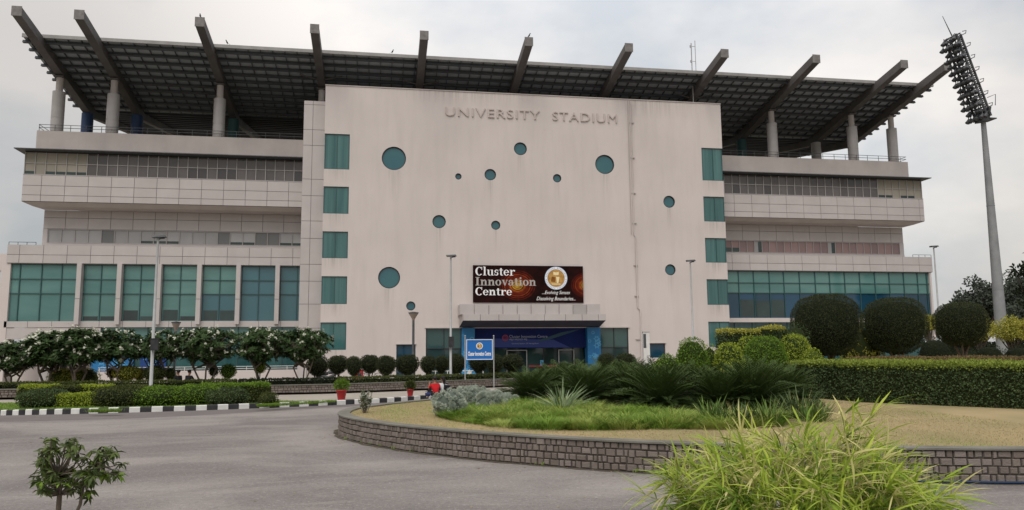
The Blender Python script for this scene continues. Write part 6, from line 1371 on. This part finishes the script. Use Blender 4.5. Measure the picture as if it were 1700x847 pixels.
# bicycles
def bicycle(x, y, rz, label):
    t = thing('bicycle', (x, y, .1), label, 'bicycle', 'bicycles leaning by the beige wall', rz)
    for s_ in (-.52, .52):
        m = MB(); a = np.linspace(0, 6.283, 25); m.tube([(s_+.33*math.cos(q), 0, .34+.33*math.sin(q)) for q in a], .017, 'black_paint', 5, cap=False); 
        for q in np.linspace(0, 6.283, 11)[:-1]: m.tube([(s_, 0, .34), (s_+.32*math.cos(q), 0, .34+.32*math.sin(q))], .004, 'galv', 3, cap=False)
        m.tube([(s_, -.04, .34), (s_, .04, .34)], .03, 'galv', 6); m.build('wheel', t)
    m = MB(); 
    for a, b_ in (((-.52, 0, .34), (-.05, 0, .3)), ((-.52, 0, .34), (-.2, 0, .78)), ((-.05, 0, .3), (-.22, 0, .85)), ((-.05, 0, .3), (.34, 0, .74)), ((-.2, 0, .78), (.33, 0, .82)), ((.32, 0, .95), (.36, 0, .7)), ((.36, 0, .7), (.52, 0, .34))): m.tube([a, b_], .018, 'metal_dark', 6)
    m.build('frame', t); m = MB(); m.add([(-.36, -.07, .88), (-.36, .07, .88), (-.08, .02, .88), (-.08, -.02, .88), (-.36, -.08, .93), (-.36, .08, .93), (-.07, .02, .92), (-.07, -.02, .92)], np.array([(0, 1, 2, 3), (4, 7, 6, 5), (0, 4, 5, 1), (1, 5, 6, 2), (2, 6, 7, 3), (3, 7, 4, 0)]), 'black_paint'); m.build('saddle', t)
    m = MB(); m.tube([(.18, -.27, 1.0), (.3, -.2, 1.02), (.32, 0, .97), (.3, .2, 1.02), (.18, .27, 1.0)], .015, 'metal_dark', 6); m.build('handlebar', t)
p = rot_pt(615, 632, 53.5); bicycle(p[0], p[1], 3.0, 'dark bicycle beside the red hose cabinet'); p = rot_pt(655, 634, 53.5); bicycle(p[0], p[1], 3.3, 'dark bicycle by the narrow dark doorway')
# motorcycle behind the hedge
p = rot_pt(546, 634, 49.5); t = thing('motorcycle', (p[0], p[1], .1), 'dark parked motorcycle behind the hedge left of the red hose cabinet', 'motorcycle', rz=.15)
for s_ in (-.65, .65):
    m = MB(); a = np.linspace(0, 6.283, 21); m.tube([(s_+.24*math.cos(q), 0, .3+.24*math.sin(q)) for q in a], .06, 'black_paint', 8, cap=False); m.lathe([(.0, -.03), (.16, -.03), (.16, .03), (0, .03)], 'galv', (s_, 0, .3), 12, axis='y'); m.build('wheel', t)
m = MB(); m.tube([(-.75, 0, .62), (-.3, 0, .62), (.0, 0, .45), (.5, 0, .8)], [.05, .09, .17, .06], 'metal_dark', 10); m.tube([(.65, 0, .3), (.42, 0, .95)], .035, 'galv', 6); m.obox((0, 0, .35), (.22, 0, 0), (0, .13, 0), (0, 0, .13), 'galv'); m.build('frame', t)
m = MB(); m.tube([(-.85, 0, .83), (-.5, 0, .78), (-.05, 0, .78)], [.06, .12, .1], 'black_paint', 8); m.build('seat', t); m = MB(); m.tube([(-.05, 0, .82), (.15, 0, .9), (.38, 0, .86)], [.1, .17, .08], 'metal_dark', 10); m.build('fuel_tank', t)
m = MB(); m.tube([(.28, -.34, 1.1), (.4, -.15, 1.05), (.42, .15, 1.05), (.28, .34, 1.1)], .018, 'galv', 6); m.lathe([(0, 0), (.09, .03), (.1, .12), (0, .14)], 'galv', (.52, 0, .88), 10); m.build('handlebar', t)
# white railing and standee by the entrance
Yr = 52; x0_, x1_ = rot_pt(703, 630, Yr)[0], rot_pt(802, 630, Yr)[0]; t = thing('white_railing', ((x0_+x1_)/2, Yr, .06), 'low white tubular railing in front of the left entrance glass', 'railing'); hw = (x1_-x0_)/2; h = hgt(750, 616, (x0_, Yr))-.06
m = MB()
for z in (h*.35, h*.68, h): m.tube([(-hw, 0, z), (hw, 0, z)], .028, 'white_paint', 6)
m.build('rail', t)
for x in np.linspace(-hw, hw, 6): m = MB(); m.tube([(x, 0, 0), (x, 0, h)], .03, 'white_paint', 6); m.build('post', t)
p = rot_pt(779, 634, 53); zt_ = hgt(779, 616, p)-.06; t = thing('standee', (p[0], p[1], .06), 'pale blue and white cut out board standing behind the white railing', 'board'); w_ = wid(768, 791, p)/2
m = MB(); m.box(-w_, w_, -.03, .03, 0, zt_*.8, 'blue_light'); m.build('board', t); m = MB(); m.add([(-.3, -.035, .1), (.3, -.035, .1), (.2, -.035, zt_*.7), (0, -.035, zt_*1.15), (-.2, -.035, zt_*.7), (-.3, .0, .1), (.3, .0, .1), (.2, .0, zt_*.7), (0, .0, zt_*1.15), (-.2, .0, zt_*.7)], [(0, 1, 2, 3, 4), (9, 8, 7, 6, 5), (0, 5, 6, 1), (1, 6, 7, 2), (2, 7, 8, 3), (3, 8, 9, 4), (4, 9, 5, 0)], 'white_paint'); m.build('figure_print', t)
# queue tape and notice at the doors
a = rot_pt(878, 608, 60.0); b = rot_pt(925, 608, 60.0); t = thing('queue_barrier', ((a[0]+b[0])/2, 60.0, .06), 'red belt barrier stretched across the entrance doors', 'barrier'); hw = (b[0]-a[0])/2; m = MB(); m.box(-hw, hw, -.01, .01, a[2]-.1, a[2]-.02, 'red_plastic'); m.build('belt', t)
for s_ in (-1, 1): m = MB(); m.tube([(s_*hw, 0, 0), (s_*hw, 0, a[2])], .03, 'metal_dark', 8); m.lathe([(.17, 0), (.17, .03), (.03, .05)], 'metal_dark', (s_*hw, 0, 0), 14); m.build('post', t)
a = rot_pt(897, 607, 60.9); b = rot_pt(903.5, 598, 60.9); m = MB(); m.box(a[0], b[0], 60.94, 60.96, a[2], b[2], 'blue_light'); o = m.build('door_notice'); tag(o, 'small pale blue notice stuck on the entrance door glass', 'notice')
# parked car far right, mostly behind the shrubs
P = C0+ray(1546, 566)*70; t = thing('parked_car', (P[0], P[1], .02), 'white car parked beyond the shrubs at the right end of the building', 'car', rz=.2)
prof = [(-2.0, .35), (-2.05, .7), (-1.9, .95), (-1.2, 1.0), (-.7, 1.42), (.6, 1.45), (1.2, 1.02), (1.9, .88), (2.05, .6), (2.0, .35)]
m = MB(); n = len(prof); V = [(x, s_*(.82 if z < 1.1 else .66), z) for s_ in (-1, 1) for x, z in prof]; m.add(V, [list(range(n))[::-1], list(range(n, 2*n))], 'white_paint'); m.add(V, np.array([(i, i+1, n+i+1, n+i) for i in range(n-1)]+[(n-1, 0, n, 2*n-1)]), 'white_paint'); m.build('body', t)
m = MB(); m.add([(x, s_*(.70+.1*(1.3-z)+.06), z) for s_ in (-1, 1) for x, z in ((-1.1, 1.04), (-.65, 1.36), (.55, 1.38), (1.05, 1.04))], [(0, 1, 2, 3)[::-1], (4, 5, 6, 7)], 'glass_dark'); m.build('side_window', t)
for x in (-1.25, 1.25):
    for s_ in (-1, 1): m = MB(); m.lathe([(.0, -.1), (.3, -.1), (.32, 0), (.3, .1), (0, .1)], 'black_paint', (x, s_*.8, .32), 18, axis='y'); m.v[0][:, 1] += s_*.8; m.build('wheel', t)
# fallen leaves and litter specks on the road edge are part of the road
# ------------------------------------------------------------------ people
mat('skin', (0.26, 0.14, 0.09), .55, .35); mat('hair', (0.012, 0.01, 0.01), .5, .3); mat('cloth_red', (0.60, 0.02, 0.025), .8, .2, (0.45, 0.015, 0.02), 6, .5); mat('cloth_white', (0.62, 0.64, 0.66), .8, .2); mat('cloth_black', (0.018, 0.018, 0.022), .8, .2); mat('cloth_blue', (0.03, 0.04, 0.12), .8, .2); mat('cloth_grey', (0.20, 0.20, 0.22), .8, .2)
def skin_mesh(name, J, E_, m, parent, sub=2, root=0):
    me = bpy.data.meshes.new(name); me.from_pydata([j[0] for j in J], E_, []); o = bpy.data.objects.new(name, me); SC.collection.objects.link(o)
    md = o.modifiers.new('s', 'SKIN'); md.use_smooth_shade = True
    for v, j in zip(me.skin_vertices[0].data, J):
        r_ = j[1]; v.radius = (r_, r_) if np.isscalar(r_) else r_; v.use_root = False
    me.skin_vertices[0].data[root].use_root = True
    o.modifiers.new('u', 'SUBSURF').levels = sub; bpy.context.view_layer.update()
    nm = bpy.data.meshes.new_from_object(o.evaluated_get(bpy.context.evaluated_depsgraph_get())); nm.name = name; nm.materials.clear(); nm.materials.append(MATS[m])
    bpy.data.objects.remove(o); q = bpy.data.objects.new(name, nm); SC.collection.objects.link(q); q.parent = parent; return q
def hand(J, E_, wi, d, side):
    """palm and five fingers from wrist index wi, pointing along d"""
    w0 = np.array(J[wi][0]); d = np.array(d, float); d /= np.linalg.norm(d); s_ = np.cross(d, [0, 0, 1.]); s_ /= np.linalg.norm(s_); dn = np.cross(s_, d)
    J.append((tuple(w0+d*.05), .026)); pi_ = len(J)-1; E_.append((wi, pi_))
    for k, (o, l) in enumerate(((-.03, .062), (-.01, .075), (.01, .072), (.03, .055))):
        a = w0+d*.09+s_*o; b = a+d*l*.5-dn*.006; c = b+d*l*.4-dn*.022; i = len(J); J += [(tuple(a), .010), (tuple(b), .009), (tuple(c), .007)]; E_ += [(pi_, i), (i, i+1), (i+1, i+2)]
    a = w0+d*.035+s_*(-.035*side); b = a+d*.035+s_*(-.022*side); i = len(J); J += [(tuple(a), .011), (tuple(b), .008)]; E_ += [(pi_, i), (i, i+1)]
def seated(loc, rz, label, top, legs, shoes='cloth_black', lean=.08, hair_long=False, arm=0, group=None, hd=0.0):
    t = thing('person', loc, label, 'person', group, rz); L = lean
    J = [((0, 0, .10), .12), ((L*.3, 0, .27), .115), ((L, 0, .46), .125), ((L*1.25, 0, .57), .06), ((L*1.4, 0, .65), .045), ((L*1.4+.02, 0, .72), .078), ((L*1.4+.03, 0, .80), .082), ((L*1.4+.02, 0, .855), .055)]
    E_ = [(0, 1), (1, 2), (2, 3), (3, 4), (4, 5), (5, 6), (6, 7)]
    arms = []
    for s_ in (-1, 1):
        sh = (L*1.1, .17*s_, .53); el = (L+.14, .23*s_, .31) if not (arm and s_ > 0) else (L+.22, .2*s_, .36); wr = (L+.34, .12*s_, .33) if not (arm and s_ > 0) else (L+.36, .1*s_, .56)
        i = len(J); J += [(sh, .058), (el, .043), (wr, .028)]; E_ += [(2, i), (i, i+1), (i+1, i+2)]; arms.append((sh, el, wr)); hand(J, E_, i+2, np.array(wr)-np.array(el), s_)
    lg = []
    for s_ in (-1, 1):
        i = len(J); hp_ = (.03, .1*s_, .10); kn = (.43, .13*s_, .30); an = (.56, .11*s_, -.03); ft = (.70, .12*s_, -.07); J += [(hp_, .085), (kn, .06), (an, .04), (ft, .03)]; E_ += [(0, i), (i, i+1), (i+1, i+2), (i+2, i+3)]; lg.append((hp_, kn, an, ft))
    skin_mesh('body', J, E_, 'skin', t)
    # shirt
    JJ = [((0, 0, .08), .135), ((L*.3, 0, .27), .135), ((L, 0, .46), .145), ((L*1.2, 0, .56), .085)]; EE = [(0, 1), (1, 2), (2, 3)]
    for sh, el, wr in arms:
        i = len(JJ); q = tuple(np.array(el)*.75+np.array(sh)*.25); JJ += [(sh, .078), (q, .065)]; EE += [(2, i), (i, i+1)]
    skin_mesh('shirt', JJ, EE, top, t)
    JJ = [((0, 0, .08), .14)]; EE = []
    for hp_, kn, an, ft in lg: i = len(JJ); JJ += [(hp_, .1), (kn, .075), (tuple(np.array(an)+np.array([0, 0, .04])), .055)]; EE += [(0, i), (i, i+1), (i+1, i+2)]
    skin_mesh('trousers', JJ, EE, legs, t)
    for hp_, kn, an, ft in lg: skin_mesh('shoe', [(tuple(np.array(an)+np.array([-.03, 0, -.03])), .048), (tuple(np.array(ft)+np.array([.03, 0, .0])), .04)], [(0, 1)], shoes, t)
    hx = L*1.4; m = MB(); core_blob(m, .096, .09, .1, 2, .81, 'hair', 1.0, .8, 10); m.v[0][:, 0] += hx-.015
    if hair_long: m.tube([(hx-.06, 0, .82), (hx-.1, 0, .7), (hx-.11, 0, .52)], [.08, .075, .03], 'hair', 8)
    m.build('hair', t)
    m = MB(); fx = hx+.105
    for s_ in (-1, 1): m.lathe([(0, -.004), (.012, 0), (0, .004)], 'hair', (fx-.005, .032*s_, .765), 8)
    m.tube([(fx-.01, 0, .765), (fx+.018, 0, .73)], [.01, .014], 'skin', 6); m.tube([(fx-.008, -.022, .695), (fx-.003, 0, .693), (fx-.008, .022, .695)], .006, 'red_paint', 5)
    for s_ in (-1, 1): m.lathe([(0, -.03), (.018, 0), (0, .03)], 'skin', (hx+.01, .085*s_, .75), 8)
    m.build('face', t)
    return t
x, y = on(724, 660, .19)
p1 = seated((x, y+.12, .19), R(112), 'person in a red shirt sitting on the striped kerb beside a blue bag', 'cloth_red', 'cloth_black', arm=1)
p2 = seated((x+.38, y+.42, .19), R(120), 'person in white with a dark shoulder strap sitting just behind the one in red', 'cloth_white', 'cloth_grey', hair_long=True)
m = MB(); m.tube([(-.14, -.1, .56), (-.02, 0, .60), (.24, .06, .50), (.22, .1, .2)], .028, 'cloth_black', 6); m.obox((-.2, 0, .32), (.07, 0, .02), (0, .12, 0), (-.02, 0, .18), 'cloth_black'); m.build('backpack', p2)
bx = thing('shoulder_bag', (x-.34, y+.02, .26), 'dark blue bag on the kerb beside the person in red', 'bag', rz=R(188)); m = MB(); m.tube([(-.1, 0, .06), (0, 0, .08), (.12, 0, .06)], [.07, .09, .07], 'cloth_blue', 10); m.build('bag_body', bx); m = MB(); m.tube([(-.12, 0, .17), (0, 0, .26), (.12, 0, .17)], .012, 'cloth_black', 5); m.build('bag_handle', bx)
p = rot_pt(298, 640, 42.3); g_ = 'two people in dark clothes under the flowering trees'
seated((p[0], p[1], .45), R(150), 'person in dark clothes on the wall beside the garden lamp, left of a pair', 'cloth_black', 'cloth_black', group=g_); p = rot_pt(311, 640, 42.3); seated((p[0], p[1], .45), R(60), 'person in dark clothes and grey trousers on the wall, right of a pair', 'cloth_black', 'cloth_grey', group=g_)
